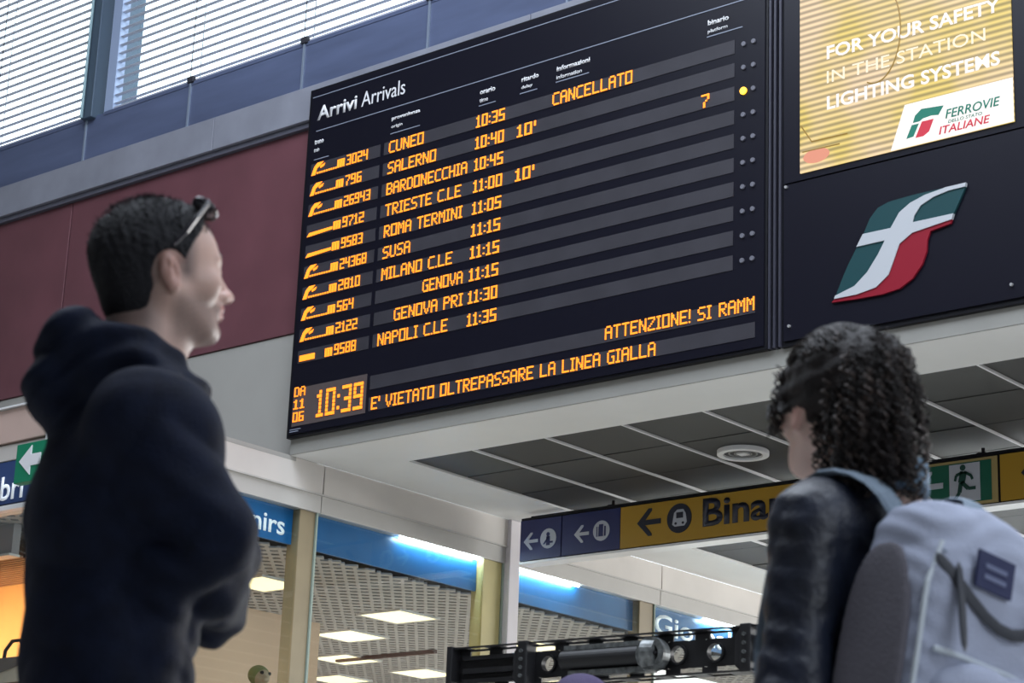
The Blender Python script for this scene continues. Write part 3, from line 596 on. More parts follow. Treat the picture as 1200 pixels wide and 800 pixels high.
# ------------------------------------------------------------------ people: bodies grown from smooth distance fields
try:
    import openvdb as vdb
except ImportError:
    import pyopenvdb as vdb
class Field:
    def __init__(s, lo, hi, h):
        s.lo = np.array(lo, np.float32); s.h = h; s.n = np.ceil((np.array(hi)-s.lo)/h).astype(int)+1
        s.d = np.full(s.n, 1., np.float32)
    def block(s, lo, hi):
        a = np.clip(np.floor((np.array(lo)-s.lo)/s.h).astype(int), 0, s.n-1); b = np.clip(np.ceil((np.array(hi)-s.lo)/s.h).astype(int)+1, 1, s.n)
        sl = tuple(slice(i, j) for i, j in zip(a, b)); ax = [s.lo[k]+s.h*np.arange(a[k], b[k], dtype=np.float32) for k in range(3)]
        return sl, ax[0][:, None, None], ax[1][None, :, None], ax[2][None, None, :]
    def put(s, fn, lo, hi, k=.02, op='+'):
        m = k+.03; sl, x, y, z = s.block(np.array(lo)-m, np.array(hi)+m)
        if min(i.stop-i.start for i in sl) <= 0: return s
        e = fn(x, y, z); d = s.d[sl]
        if op == '+':
            hh = np.clip(.5+.5*(d-e)/k, 0, 1); s.d[sl] = d*(1-hh)+e*hh-k*hh*(1-hh)
        else:
            e = -e; hh = np.clip(.5-.5*(d-e)/k, 0, 1); s.d[sl] = d*(1-hh)+e*hh+k*hh*(1-hh)
        return s
    def cap(s, a, b, ra, rb=None, k=.02, op='+'):
        rb = ra if rb is None else rb; a = np.array(a, float); b = np.array(b, float); ab = b-a; L2 = float(ab@ab)+1e-12; r = max(ra, rb)
        def fn(x, y, z):
            t = np.clip(((x-a[0])*ab[0]+(y-a[1])*ab[1]+(z-a[2])*ab[2])/L2, 0, 1)
            return np.sqrt((x-a[0]-t*ab[0])**2+(y-a[1]-t*ab[1])**2+(z-a[2]-t*ab[2])**2)-(ra+(rb-ra)*t)
        return s.put(fn, np.minimum(a, b)-r, np.maximum(a, b)+r, k, op)
    def ell(s, c, r, R=None, k=.02, op='+', p=2):
        c = np.array(c, float); r = np.array(r, float); R = np.eye(3) if R is None else np.array(R); e = np.abs(R)@r
        def fn(x, y, z):
            X, Y, Z = x-c[0], y-c[1], z-c[2]
            u = (R[0, 0]*X+R[1, 0]*Y+R[2, 0]*Z)/r[0]; v = (R[0, 1]*X+R[1, 1]*Y+R[2, 1]*Z)/r[1]; w_ = (R[0, 2]*X+R[1, 2]*Y+R[2, 2]*Z)/r[2]
            q = (np.abs(u)**p+np.abs(v)**p+np.abs(w_)**p)**(1/p) if p != 2 else np.sqrt(u*u+v*v+w_*w_)
            if p != 2: return (q-1)*r.min()
            g = np.sqrt((u/r[0])**2+(v/r[1])**2+(w_/r[2])**2)+1e-6
            return q*(q-1)/g
        return s.put(fn, c-e, c+e, k, op)
    def warp(s, fn):
        m = np.abs(s.d) < .05; i = np.nonzero(m); x = [s.lo[k]+s.h*i[k].astype(np.float32) for k in range(3)]
        s.d[i] += fn(*x); return s
    def mesh(s, name, m, parent, smooth=1, color=None):
        g_ = vdb.FloatGrid(background=1.0); g_.copyFromArray(s.d); P, Q = g_.convertToQuads(0.0)
        P = P*s.h+s.lo; me = bpy.data.meshes.new(name); nv, nf = len(P), len(Q)
        a, b_, c = P[Q[:, 0]], P[Q[:, 1]], P[Q[:, 2]]
        if np.einsum('ij,ij->i', np.cross(b_-a, c-a), a-P.mean(0)).sum() < 0: Q = Q[:, ::-1]
        me.vertices.add(nv); me.vertices.foreach_set('co', P.astype(np.float32).ravel()); me.loops.add(nf*4); me.loops.foreach_set('vertex_index', np.ascontiguousarray(Q).astype(np.int32).ravel())
        me.polygons.add(nf); me.polygons.foreach_set('loop_start', np.arange(0, nf*4, 4, dtype=np.int32)); me.polygons.foreach_set('use_smooth', np.ones(nf, bool)); me.update(calc_edges=True)
        if color is not None:
            C_ = color(P); at = me.color_attributes.new('tint', 'FLOAT_COLOR', 'POINT'); at.data.foreach_set('color', np.concatenate([C_, np.ones((nv, 1))], 1).astype(np.float32).ravel())
        o = bpy.data.objects.new(name, me); COL.objects.link(o); me.materials.append(m); o.parent = parent
        if smooth:
            sm_ = o.modifiers.new('smooth', 'SMOOTH'); sm_.factor = .5; sm_.iterations = smooth
        return o
def waves(seed, freq, n=7):
    r_ = np.random.default_rng(seed); D = r_.normal(size=(n, 3)); D /= np.linalg.norm(D, axis=1)[:, None]; ph = r_.uniform(0, 6.28, n); fq = freq*r_.uniform(.6, 1.7, n)
    return lambda x, y, z: sum(np.sin(fq[i]*(D[i, 0]*x+D[i, 1]*y+D[i, 2]*z)+ph[i]) for i in range(n))/n
def folds(seed, freq, amp, sharp=True):
    w1 = waves(seed, freq*.35); w2 = waves(seed+1, freq)
    def fn(x, y, z):
        t = w2(x+.03*w1(x, y, z), y+.03*w1(y, z, x), z+.03*w1(z, x, y))
        return amp*(1-np.abs(t)*2.2) if sharp else amp*t
    return fn
class Frame:      # head or torso frame: X forward, Y to the figure's left, Z up
    def __init__(s, o, yaw, pitch=0, roll=0):
        s.o = np.array(o, float); s.R = np.array(Matrix.Rotation(yaw, 3, 'Z') @ Matrix.Rotation(-pitch, 3, 'Y') @ Matrix.Rotation(roll, 3, 'X'))
    def __call__(s, *p): return s.o+s.R@np.array(p, float)
    def inv(s, P): return (P-s.o)@s.R
def rotm(ax, deg): return np.array(Matrix.Rotation(math.radians(deg), 3, ax))

def head(F, H, fem=False):
    R = H.R; w_ = .94 if fem else 1
    F.ell(H(-.012, 0, .016), (.093, .074*w_, .079), R, .02)
    F.ell(H(.022, 0, .012), (.066, .062*w_, .066), R, .03)
    F.ell(H(.028, 0, -.045), (.058, .055*w_, .062), R, .03)
    F.cap(H(-.004, .050*w_, -.060), H(.062, .018, -.103), .019, .016, .025); F.cap(H(-.004, -.050*w_, -.060), H(.062, -.018, -.103), .019, .016, .025)
    F.ell(H(.046, 0, -.088), (.040, .036, .028), R, .02); F.ell(H(.078, 0, -.103), (.016, .018, .016), R, .014)
    F.cap(H(.076, .036, .006), H(.086, .010, .008), .008, .008, .014); F.cap(H(.076, -.036, .006), H(.086, -.010, .008), .008, .008, .014)
    for sg in (1, -1):
        F.ell(H(.096, sg*.033, -.012), (.020, .018, .012), R, .012, '-')
        F.ell(H(.056, sg*.043*w_, -.036), (.026, .018, .020), R, .02)
        F.ell(H(.074, sg*.032, -.013), (.0135, .0145, .010), R, .005)       # lids
    F.cap(H(.083, 0, .002), H(.104, 0, -.038), .0085, .010, .011); F.ell(H(.108, 0, -.042), (.0125, .0115, .010), R, .007)
    for sg in (1, -1):
        F.ell(H(.097, sg*.0135, -.046), (.011, .0075, .0085), R, .006); F.ell(H(.101, sg*.007, -.0555), (.005, .003, .003), R, .003, '-')
    F.ell(H(.080, 0, -.067), (.017, .026, .018), R, .014)
    F.ell(H(.0925, 0, -.0665), (.0075, .021, .0055), R, .007); F.ell(H(.0915, 0, -.0785), (.0075, .018, .0065), R, .007); F.ell(H(.1025, 0, -.0722), (.009, .022, .0013), R, .004, '-')
    F.ell(H(.090, 0, -.088), (.008, .018, .005), R, .008, '-')
    for sg in (1, -1):                                                      # ears
        Re = R@rotm('Y', -14)@rotm('Z', sg*16)
        F.ell(H(-.012, sg*.075*w_, -.030), (.016, .008, .029), Re, .006); F.ell(H(-.010, sg*.084*w_, -.026), (.0095, .007, .018), Re, .005, '-')
        F.ell(H(-.008, sg*.077*w_, -.054), (.009, .006, .010), Re, .006); F.cap(H(-.014, sg*.081*w_, -.012), H(-.013, sg*.081*w_, -.038), .0028, .0028, .003)
def limb(F, pts, rs, k=.02):
    for a, b_, ra, rb in zip(pts[:-1], pts[1:], rs[:-1], rs[1:]): F.cap(a, b_, ra, rb, k)
def hand(F, w_, dirv, palm, sc=1., curl=.9):
    """wrist point, direction of the palm, palm normal: palm, four unequal bent fingers and a thumb from its side"""
    d = np.array(dirv, float); d /= np.linalg.norm(d); nn = np.array(palm, float); nn -= d*(nn@d); nn /= np.linalg.norm(nn); sd = np.cross(nn, d); w_ = np.array(w_, float)
    R = np.stack([d, sd, nn], 1); F.ell(w_+d*.045*sc, np.array((.052, .042, .016))*sc, R, .012)
    for i, (off, ln) in enumerate(((.030, .068), (.010, .078), (-.010, .072), (-.029, .056))):
        a = w_+d*.085*sc+sd*off*sc; t = 0; p = a
        for j, f in enumerate((.42, .32, .26)):
            t += curl*.6; q = p+(d*math.cos(t)+nn*math.sin(t))*ln*f*sc; F.cap(p, q, (.0092-.0008*j)*sc, (.0086-.0008*j)*sc, .003); p = q
    a = w_+d*.02*sc+sd*.034*sc; b_ = a+(d*.6+sd*.7+nn*.2)*.036*sc; c = b_+(d*.9+sd*.1+nn*.4)*.030*sc; F.cap(a, b_, .013*sc, .011*sc, .008); F.cap(b_, c, .0105*sc, .009*sc, .004)
M_skin = mat('skin', (.5, .33, .27), .48, attr='tint', bump=.05, bscale=300); M_skin.node_tree.nodes['Principled BSDF'].inputs['Subsurface Weight'].default_value = .08
M_skin.node_tree.nodes['Principled BSDF'].inputs['Subsurface Scale'].default_value = .02
def face_tint(H, base, stubble, lips):
    base = np.array(base)
    def fn(P):
        q = H.inv(P); C_ = np.tile(base, (len(P), 1)); x, y, z = q.T
        st = np.clip((-.048-z)/.02, 0, 1)*np.clip((x+.012)/.02, 0, 1)*np.clip((z+.15)/.03, 0, 1)
        st = st*(.75+.25*np.sin(900*x)*np.sin(800*z)); C_ = C_*(1-stubble*st[:, None])+np.array((.05, .04, .04))*stubble*st[:, None]
        fade = np.clip((z+.17)/.07, 0, 1)*np.clip((-.012-x)/.03, 0, 1)*(1 if stubble else 0); C_ = C_*(1-.7*fade[:, None])+np.array((.03, .025, .03))*.7*fade[:, None]
        if stubble:
            sb = np.clip(1-np.abs(x-.018)/.022, 0, 1)*np.clip((z+.045)/.02, 0, 1)*np.clip((.045-z)/.02, 0, 1)*(np.abs(y) > .045); C_ = C_*(1-.75*sb[:, None])+np.array((.03, .026, .032))*.75*sb[:, None]
        lp_ = (np.abs(z+.072) < .011) & (np.abs(y) < .024) & (x > .086); C_[lp_] = np.array(lips)
        red = np.exp(-((x-.108)**2+(z+.042)**2+y**2)/.0004); C_[:, 0] += .05*red
        ear = (np.abs(y) > .070) & (x < .02) & (x > -.04) & (z > -.06) & (z < .03); C_[ear] *= np.array((.92, .80, .80))
        return np.clip(C_, 0, 1)
    return fn
def eyes(H, parent):
    for sg in (1, -1):
        c = H(.073, sg*.032, -.013); bm = bmesh.new(); bmesh.ops.create_uvsphere(bm, u_segments=20, v_segments=14, radius=.0128); me = bpy.data.meshes.new('eye'); bm.to_mesh(me); bm.free()
        o = bpy.data.objects.new('eye', me); COL.objects.link(o); o.location = c; o.parent = parent; me.materials.append(mat('eye_white', (.75, .72, .70), .15)); me.materials.append(mat('iris_dark', (.03, .015, .01), .1))
        d = H.R@np.array((1, 0, .1))
        for p in me.polygons:
            p.use_smooth = True
            if Vector(p.center).normalized().dot(Vector(d).normalized()) > .90: p.material_index = 1
HR = Vector((.76794762, .64051265, 0)); HF = Vector((-.64051265, .76794762, 0)); RZ = math.atan2(HR.y, HR.x)

# ---------------- man
mo = HR*(-.62)+HF*3.17
man = tag(empty('person', mo, RZ), 'man in a dark navy hooded jacket, arms crossed, looking up to the right', 'person')
Hm = Frame((.034, .0, 1.670), math.radians(29), math.radians(6)); ty = math.radians(26); Tm = Frame((0, 0, 0), ty)
F = Field((-.30, -.36, -.01), (.34, .38, 1.80), .0036)
head(F, Hm)
F.cap(Hm(-.016, 0, -.045), (.0, 0, 1.42), .057, .063, .02); F.cap(Hm(.015, 0, -.09), (.035, .0, 1.45), .034, .040, .03)
F.cap(Tm(.01, .14, 1.37), Tm(.01, -.14, 1.37), .052, .052, .03); F.ell(Tm(.01, 0, 1.24), (.092, .145, .17), Tm.R, .04); F.ell(Tm(.01, 0, 1.03), (.09, .135, .17), Tm.R, .05); F.ell(Tm(-.02, 0, .92), (.105, .165, .11), Tm.R, .04)
ankR, ankL = Tm(0, -.11, .09), Tm(.02, .12, .09)
limb(F, [Tm(-.02, -.09, .90), Tm(.0, -.10, .49), ankR], [.085, .055, .036], .02); limb(F, [Tm(-.02, .09, .90), Tm(.01, .11, .49), ankL], [.085, .055, .036], .02)
for a in (ankR, ankL): F.cap(a+Tm.R@np.array((-.02, 0, -.045)), a+Tm.R@np.array((.15, 0, -.06)), .036, .026, .02)
shR, shL = (.058, -.165, 1.385), (-.075, .17, 1.38); elR, elL = (.176, -.145, 1.215), (.125, .210, 1.18); wrR, wrL = (.166, .055, 1.230), (.160, -.02, 1.175)
limb(F, [shR, elR, wrR], [.050, .040, .028]); limb(F, [shL, elL, wrL], [.050, .040, .028])
hand(F, wrR, (-.25, 1, .05), (-1, 0, .1)); hand(F, wrL, (-.45, -1, .1), (-1, 0, .2))
F.mesh('body', M_skin, man, 1, face_tint(Hm, (.42, .275, .228), .68, (.36, .16, .14)))
eyes(Hm, man)
# short hair, longer on top, faded at the sides
F = Field(Hm(0, 0, 0)-.15, Hm(0, 0, 0)+.17, .0028)
F.ell(Hm(-.014, 0, .016), (.100, .080, .083), Hm.R, .01); F.ell(Hm(.008, 0, .038), (.086, .066, .067), Hm.R, .02); F.ell(Hm(-.038, 0, -.028), (.060, .066, .090), Hm.R, .02)
n1 = waves(3, 420); n2 = waves(9, 900)
def hair_cut(x, y, z):
    P = np.stack([x, y, z], -1); q = Hm.inv(P); X, Y, Z = q[..., 0], q[..., 1], q[..., 2]
    t = .0035*n1(x, y, z)+.0022*n2(x, y, z)
    lim = np.interp(Z, [-.14, -.100, -.060, -.03, -.012, .010, .030, .050, .075, .095, .13], [-.052, -.044, -.036, -.026, .012, .022, .036, .050, .062, .072, .075])
    ear = .028-np.sqrt((X+.010)**2+((Z+.030)*.80)**2); ear = np.where(np.abs(Y) > .05, ear, -1)
    cut = np.maximum(np.maximum(X-lim-.003*n1(x, y, z), ear), -.118-Z)
    return np.where(cut > -.02, t+0*cut, t), cut
i = np.indices(F.d.shape).astype(np.float32); X_, Y_, Z_ = (F.lo[k]+F.h*i[k] for k in range(3)); t_, c_ = hair_cut(X_, Y_, Z_)
F.d = np.maximum(F.d+t_*np.clip((Z_-1.60)/.05, .25, 1), c_*.9).astype(np.float32); F.d = np.minimum(F.d, 1)
M_hair = mat('short_dark_hair', (.005, .005, .008), .6, bump=.8, bscale=350, spec=.25)
F.mesh('hair', M_hair, man, 0)
# hair stubs that catch the light along the crown
mb = MB(); rg = random.Random(4)
for k in range(2600):
    th = rg.uniform(-PI, PI); ph = rg.uniform(.05, 1.35); d = np.array((math.cos(th)*math.sin(ph), math.sin(th)*math.sin(ph), math.cos(ph)))
    base = np.array((-.012, 0, .024))+d*np.array((.099, .079, .082))
    if base[0] > .07+.1*base[2] and base[2] < .10: continue
    if abs(base[1]) > .05 and base[2] < .02 and base[0] > -.04: continue
    tip = base+d*rg.uniform(.002, .006)*(1.2 if base[2] > .06 else .6)+np.array((rg.uniform(-.005, .005), rg.uniform(-.005, .005), rg.uniform(-.003, .005)))
    a, b_ = Hm(*base), Hm(*tip); n0 = len(mb.v); e = np.array((rg.uniform(-1, 1), rg.uniform(-1, 1), rg.uniform(-1, 1)))*.0011
    mb.v += [tuple(a-e), tuple(a+e), tuple(b_)]; mb.f.append((n0, n0+1, n0+2))
tag(mb.build('hair_stubble', M_hair, man, fix=False), kind='stuff')
for sg in (1, -1):
    MB().tube([Hm(.086, sg*.012, .012), Hm(.088, sg*.026, .017), Hm(.074, sg*.046, .010)], [.003, .0042, .002], 6).build('eyebrow', M_hair, man)
# hooded jacket
F = Field((-.34, -.40, .86), (.36, .42, 1.66), .005)
F.cap(Tm(.0, .145, 1.375), Tm(.02, -.145, 1.375), .075, .075, .04); F.ell(Tm(-.004, 0, 1.27), (.132, .180, .20), Tm.R, .06); F.ell(Tm(.01, 0, 1.06), (.130, .170, .20), Tm.R, .06); F.ell(Tm(.015, 0, .95), (.128, .175, .08), Tm.R, .05)
limb(F, [shR, elR], [.074, .060], .09); limb(F, [elR, wrR, (wrR[0]-.03, wrR[1]+.1, wrR[2])], [.060, .052, .05], .03); limb(F, [shL, elL], [.074, .060], .05); limb(F, [elL, wrL, (wrL[0]-.05, wrL[1]-.1, wrL[2])], [.058, .050, .048], .03)
F.warp(folds(21, 26, .010)); F.warp(lambda x, y, z: .004*np.sin(95*(z+.6*x)+2*np.sin(20*y))*np.clip(1-np.abs((x-.13)/.12), 0, 1)*np.clip((1.36-z)/.1, 0, 1))
# hood: a thick bunched roll round the neck, hanging full at the back
ring = [(.005+.085*math.cos(a), .100*math.sin(a), 1.472-.012*math.cos(a)) for a in [2*PI*k/20 for k in range(21)]]
for k in range(20):
    bk = .5-.5*math.cos(2*PI*(k+.5)/20); F.cap(ring[k], ring[k+1], .032+.012*bk, .032+.012*bk, .022)
F.ell((-.078, -.02, 1.522), (.052, .100, .062), np.eye(3), .03); F.ell((-.098, -.01, 1.455), (.052, .105, .055), np.eye(3), .03)
F.cap((-.075, -.095, 1.535), (.035, -.120, 1.495), .034, .030, .02); F.cap((.035, -.115, 1.495), (.072, -.065, 1.487), .029, .027, .02)
F.warp(lambda x, y, z: .0045*np.sin(120*(z-.35*x)+3*np.sin(18*x+9*y))*np.clip((z-1.42)/.04, 0, 1))
# the neck opening
F.cap(Hm(-.016, 0, -.035), (.012, .0, 1.50), .062, .060, .012, '-'); F.ell(Hm(.03, 0, -.08), (.066, .052, .05), Hm.R, .012, '-')
M_navy_cloth = mat('navy_jacket_cloth', (.0035, .0058, .016), .75, noise=.3, scale=30, bump=.25, bscale=220, spec=.12)
F.mesh('hooded_jacket', M_navy_cloth, man, 2)
F = Field((-.30, -.30, .05), (.30, .32, 1.02), .007)
F.ell(Tm(-.02, 0, .93), (.125, .18, .10), Tm.R, .04)
limb(F, [Tm(-.02, -.09, .90), Tm(.0, -.10, .49), ankR+np.array((0, 0, .02))], [.103, .078, .060], .02); limb(F, [Tm(-.02, .09, .90), Tm(.01, .11, .49), ankL+np.array((0, 0, .02))], [.103, .078, .060], .02); F.warp(folds(5, 24, .006))
F.mesh('trousers', mat('dark_trousers', (.012, .013, .018), .8), man, 1)
for a in (ankR, ankL):
    F = Field(a-.25, a+.25, .006); f_a = Tm.R
    F.cap(a+f_a@np.array((-.03, 0, -.040)), a+f_a@np.array((.15, 0, -.052)), .046, .034, .02); F.cap(a, a+np.array((0, 0, -.03)), .048, .05, .02)
    F.mesh('shoe', mat('dark_shoe', (.02, .02, .022), .5), man, 1)
# sunglasses pushed up on his hair
sg_ = tag(empty('sunglasses', mo, RZ), 'dark sunglasses pushed up on the hair of the man', 'sunglasses')
M_fr = mat('glasses_frame', (.015, .012, .02), .2); M_ln = mat('glasses_lens', (.45, .46, .52), .12, metal=.7)
Rg = Frame(Hm(.062, 0, .089), math.radians(29), math.radians(6+48))
for s_ in (1, -1):
    pts = [Rg(.006*math.cos(a)**2*0, s_*.033+.027*math.cos(a), .021*math.sin(a)) for a in [2*PI*k/20 for k in range(21)]]
    MB().tube(pts, .0028, 6, False).build('lens_rim', M_fr, sg_)
    lr = [o for o in sg_.children if o.name.startswith('lens_rim')][-1]; mb = MB(); mb.v = [tuple(p) for p in pts[:-1]]+[tuple(Rg(.004, s_*.033, 0))]; mb.f = [(k, (k+1) % 20, 20) for k in range(20)]; mb.build('lens', M_ln, lr, smooth=True)
    MB().tube([Rg(0, s_*.060, .008), Hm(.050, s_*.078, .083), Hm(.028, s_*.087, .055), Hm(.010, s_*.089, .030), Hm(-.010, s_*.085, .008)], [.003, .0035, .003, .003, .0025], 6).build('temple_arm', M_fr, sg_)
MB().tube([Rg(0, .008, .006), Rg(.004, 0, .009), Rg(0, -.008, .006)], .0025, 6).build('bridge', M_fr, sg_)

# ---------------- woman with backpack
wo = HR*.56+HF*3.38
wm = tag(empty('person', wo, RZ), 'woman with curly dark hair in a dark jacket wearing a pale backpack, face turned away', 'person')
Hw = Frame((-.074, .02, 1.558), math.radians(115), math.radians(5)); tw = math.radians(128); Tw = Frame((0, 0, 0), tw)
F = Field((-.34, -.30, -.01), (.34, .36, 1.70), .0042)
head(F, Hw, True)
F.cap(Hw(-.025, 0, -.05), Tw(-.02, 0, 1.36), .048, .052, .02); F.cap(Tw(-.01, .14, 1.34), Tw(-.01, -.14, 1.34), .048, .048, .03); F.ell(Tw(0, 0, 1.22), (.098, .140, .17), Tw.R, .04); F.ell(Tw(0, 0, 1.0), (.085, .120, .15), Tw.R, .05); F.ell(Tw(-.01, 0, .88), (.105, .160, .11), Tw.R, .04)
aR, aL = Tw(-.02, -.10, .085), Tw(.03, .10, .085)
limb(F, [Tw(-.01, -.085, .86), Tw(.0, -.09, .47), aR], [.082, .052, .034]); limb(F, [Tw(-.01, .085, .86), Tw(.02, .095, .47), aL], [.082, .052, .034])
for a in (aR, aL): F.cap(a+Tw.R@np.array((-.02, 0, -.045)), a+Tw.R@np.array((.13, 0, -.055)), .032, .024, .02)
sL, sR = Tw(-.005, .165, 1.325), Tw(-.005, -.165, 1.325); eL, eR = Tw(-.02, .215, 1.06), Tw(.02, -.20, 1.07); wL, wR = Tw(.07, .215, .84), Tw(.20, -.10, 1.12)
limb(F, [sL, eL, wL], [.044, .036, .024]); limb(F, [sR, eR, wR], [.044, .036, .024]); hand(F, wL, Tw.R@np.array((.25, 0, -1)), Tw.R@np.array((0, -1, 0)), .92, .7); hand(F, wR, Tw.R@np.array((.3, .9, .2)), Tw.R@np.array((-1, 0, 0)), .92, .8)
F.mesh('body', M_skin, wm, 1, face_tint(Hw, (.62, .43, .37), 0, (.45, .18, .17))); eyes(Hw, wm)
# hair: scalp hair drawn back, heavy curls behind
F = Field((-.26, -.26, 1.34), (.20, .24, 1.72), .0034)
F.ell(Hw(-.022, 0, .026), (.102, .088, .094), Hw.R, .01); F.ell(Hw(.022, 0, .044), (.052, .064, .048), Hw.R, .02)
for a_, b_ in (((.062, .066, .03), (.028, .080, -.03)), ((.062, -.066, .03), (.028, -.080, -.03))): F.cap(Hw(*a_), Hw(*b_), .013, .010, .012)
n3 = waves(31, 150); 
i = np.indices(F.d.shape).astype(np.float32); X_, Y_, Z_ = (F.lo[k]+F.h*i[k] for k in range(3)); q = Hw.inv(np.stack([X_, Y_, Z_], -1))
lim = np.interp(q[..., 2], [-.10, -.05, -.02, .02, .05, .08, .12], [-.02, -.002, .032, .046, .056, .068, .080])
F.d = np.maximum(F.d+.0018*np.sin(190*(q[..., 2]+.6*np.abs(q[..., 1]))+25*q[..., 0])+.003*n3(X_, Y_, Z_), (q[..., 0]-lim)*.9).astype(np.float32)
F.ell((-.028, -.055, 1.510), (.062, .075, .100), np.eye(3), .03); F.ell((-.020, -.035, 1.600), (.062, .075, .055), np.eye(3), .03); F.ell((-.018, -.06, 1.435), (.056, .06, .050), np.eye(3), .03)
n4 = waves(41, 230); F.warp(lambda x, y, z: .007*n4(x, y, z)*np.clip((x+.06)/.05, 0, 1)*2)
M_curl = mat('curly_brown_hair', (.013, .009, .009), .5, noise=.5, scale=25, bump=.8, bscale=260, spec=.3)
F.mesh('hair', M_curl, wm, 1)
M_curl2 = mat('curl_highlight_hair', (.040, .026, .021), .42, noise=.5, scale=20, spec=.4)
rg = random.Random(11); cm = [MB(), MB()]
for k in range(420):
    # roots over the back mass, curls hanging as loose corkscrews
    th = rg.uniform(-PI, PI); z0 = rg.uniform(1.42, 1.66); c = np.array((-.026+.015*rg.uniform(-1, 1), -.055, 0)); t_ = (z0-1.51)/.145; rr = .085*math.sqrt(max(.12, 1-t_*t_))
    p = np.array((c[0]+.058*math.cos(th)*rr/.078, c[1]+.072*math.sin(th)*rr/.078, z0))
    if math.sin(th) > .5: continue
    ln = rg.uniform(.05, .11); ln = min(ln, z0-1.365); 
    if ln < .02: continue
    cr_ = rg.uniform(.0035, .0075); tp = rg.uniform(220, 380); ph = rg.uniform(0, 6.28); out = np.array((math.cos(th), math.sin(th), 0)); N = int(ln*260)+4; pts = []
    for j in range(N):
        u = j/(N-1); h_ = ln*u; base = p+out*(.006+.010*math.sin(u*2.6)*rg.uniform(.9, 1.1))+np.array((.0, 0, -h_)); pts.append(base+np.array((math.cos(ph+tp*h_), math.sin(ph+tp*h_), 0))*cr_)
    cm[rg.random() < .3].tube(pts, [rg.uniform(.0016, .0026)*(1-.5*abs(2*j/(N-1)-1)) for j in range(N)], 4)
for k in range(46):        # wispy curls over the front temple and crown
    z0 = rg.uniform(-.01, .06); sg = 1 if rg.random() < .75 else -1; p = Hw(rg.uniform(.045, .075), sg*rg.uniform(.058, .078), z0); cr_ = rg.uniform(.004, .008); ph = rg.uniform(0, 6.28); N = 14
    cm[k % 4 == 0].tube([p+np.array((math.cos(ph+j*.75)*cr_, math.sin(ph+j*.75)*cr_, -.0042*j)) for j in range(N)], .0016, 4)
for k in range(230):       # wavy strands drawn back over the crown
    fy = rg.uniform(-1.25, 1.25); a0 = rg.uniform(.62, .9); a1 = rg.uniform(1.9, 2.7); ph = rg.uniform(0, 6.28); wv_ = rg.uniform(.0, .05); pts = []
    for j in range(16):
        a = a0+(a1-a0)*j/15; y_ = fy+wv_*math.sin(5*a+ph); d = np.array((math.cos(a)*math.cos(y_), math.sin(y_), math.sin(a)*math.cos(y_))); lift = 1.0+.02*math.sin(9*a+ph)
        pts.append(Hw(*(np.array((-.022, 0, .026))+d*np.array((.104, .090, .096))*lift)))
    cm[k % 4 == 0].tube(pts, rg.uniform(.0013, .0024), 4)
tag(cm[0].build('dark_curls', M_curl, wm, smooth=True, fix=False), kind='stuff'); tag(cm[1].build('light_curls', M_curl2, wm, smooth=True, fix=False), kind='stuff')
# jacket
F = Field((-.34, -.30, .80), (.34, .34, 1.48), .005)
F.cap(Tw(-.01, .14, 1.335), Tw(-.01, -.14, 1.335), .064, .064, .04); F.ell(Tw(0, 0, 1.21), (.120, .165, .18), Tw.R, .05); F.ell(Tw(0, 0, 1.0), (.115, .150, .18), Tw.R, .05); F.ell(Tw(-.01, 0, .88), (.125, .175, .08), Tw.R, .05)
limb(F, [sL, eL], [.066, .054], .04); limb(F, [eL, wL], [.054, .040], .03); limb(F, [sR, eR], [.066, .054], .04); limb(F, [eR, wR], [.052, .040], .03)
F.warp(folds(61, 30, .005)); F.warp(lambda x, y, z: .0014*np.sin(140*z+3*np.sin(30*x))*np.clip((-.10-x)/.05, 0, 1))
F.cap(Hw(-.025, 0, -.07), Tw(-.02, 0, 1.37), .052, .056, .012, '-')
F.mesh('jacket', mat('dark_jacket', (.008, .011, .022), .42, noise=.5, scale=14, bump=.3, bscale=60, spec=.35), wm, 2)
F = Field((-.24, -.20, 1.30), (.18, .24, 1.52), .004)   # stand-up collar
cpts = [Tw(-.010+.066*math.cos(a), .012+.066*math.sin(a), 1.415-.006*math.cos(a)) for a in [math.radians(25+310*k/24) for k in range(25)]]
for a, b_ in zip(cpts[:-1], cpts[1:]):
    for dz in (-.018, 0, .018): F.cap(a+np.array((0, 0, dz)), b_+np.array((0, 0, dz)), .009, .009, .008)
F.mesh('collar', mat('denim_collar', (.10, .17, .25), .7, noise=.3, scale=40, bump=.3, bscale=300), wm, 1)
F = Field((-.30, -.30, .05), (.30, .32, .98), .007)
F.ell(Tw(-.01, 0, .88), (.118, .168, .10), Tw.R, .04); limb(F, [Tw(-.01, -.085, .86), Tw(.0, -.09, .47), aR+np.array((0, 0, .02))], [.095, .066, .048]); limb(F, [Tw(-.01, .085, .86), Tw(.02, .095, .47), aL+np.array((0, 0, .02))], [.095, .066, .048]); F.warp(folds(75, 26, .005))
F.mesh('trousers', mat('woman_trousers', (.02, .025, .04), .8), wm, 1)
for a in (aR, aL):
    F = Field(a-.22, a+.22, .006); F.cap(a+Tw.R@np.array((-.03, 0, -.040)), a+Tw.R@np.array((.13, 0, -.05)), .040, .030, .02); F.cap(a, a+np.array((0, 0, -.03)), .042, .045, .02); F.mesh('shoe', mat('pale_shoe', (.4, .4, .4), .5), wm, 1)
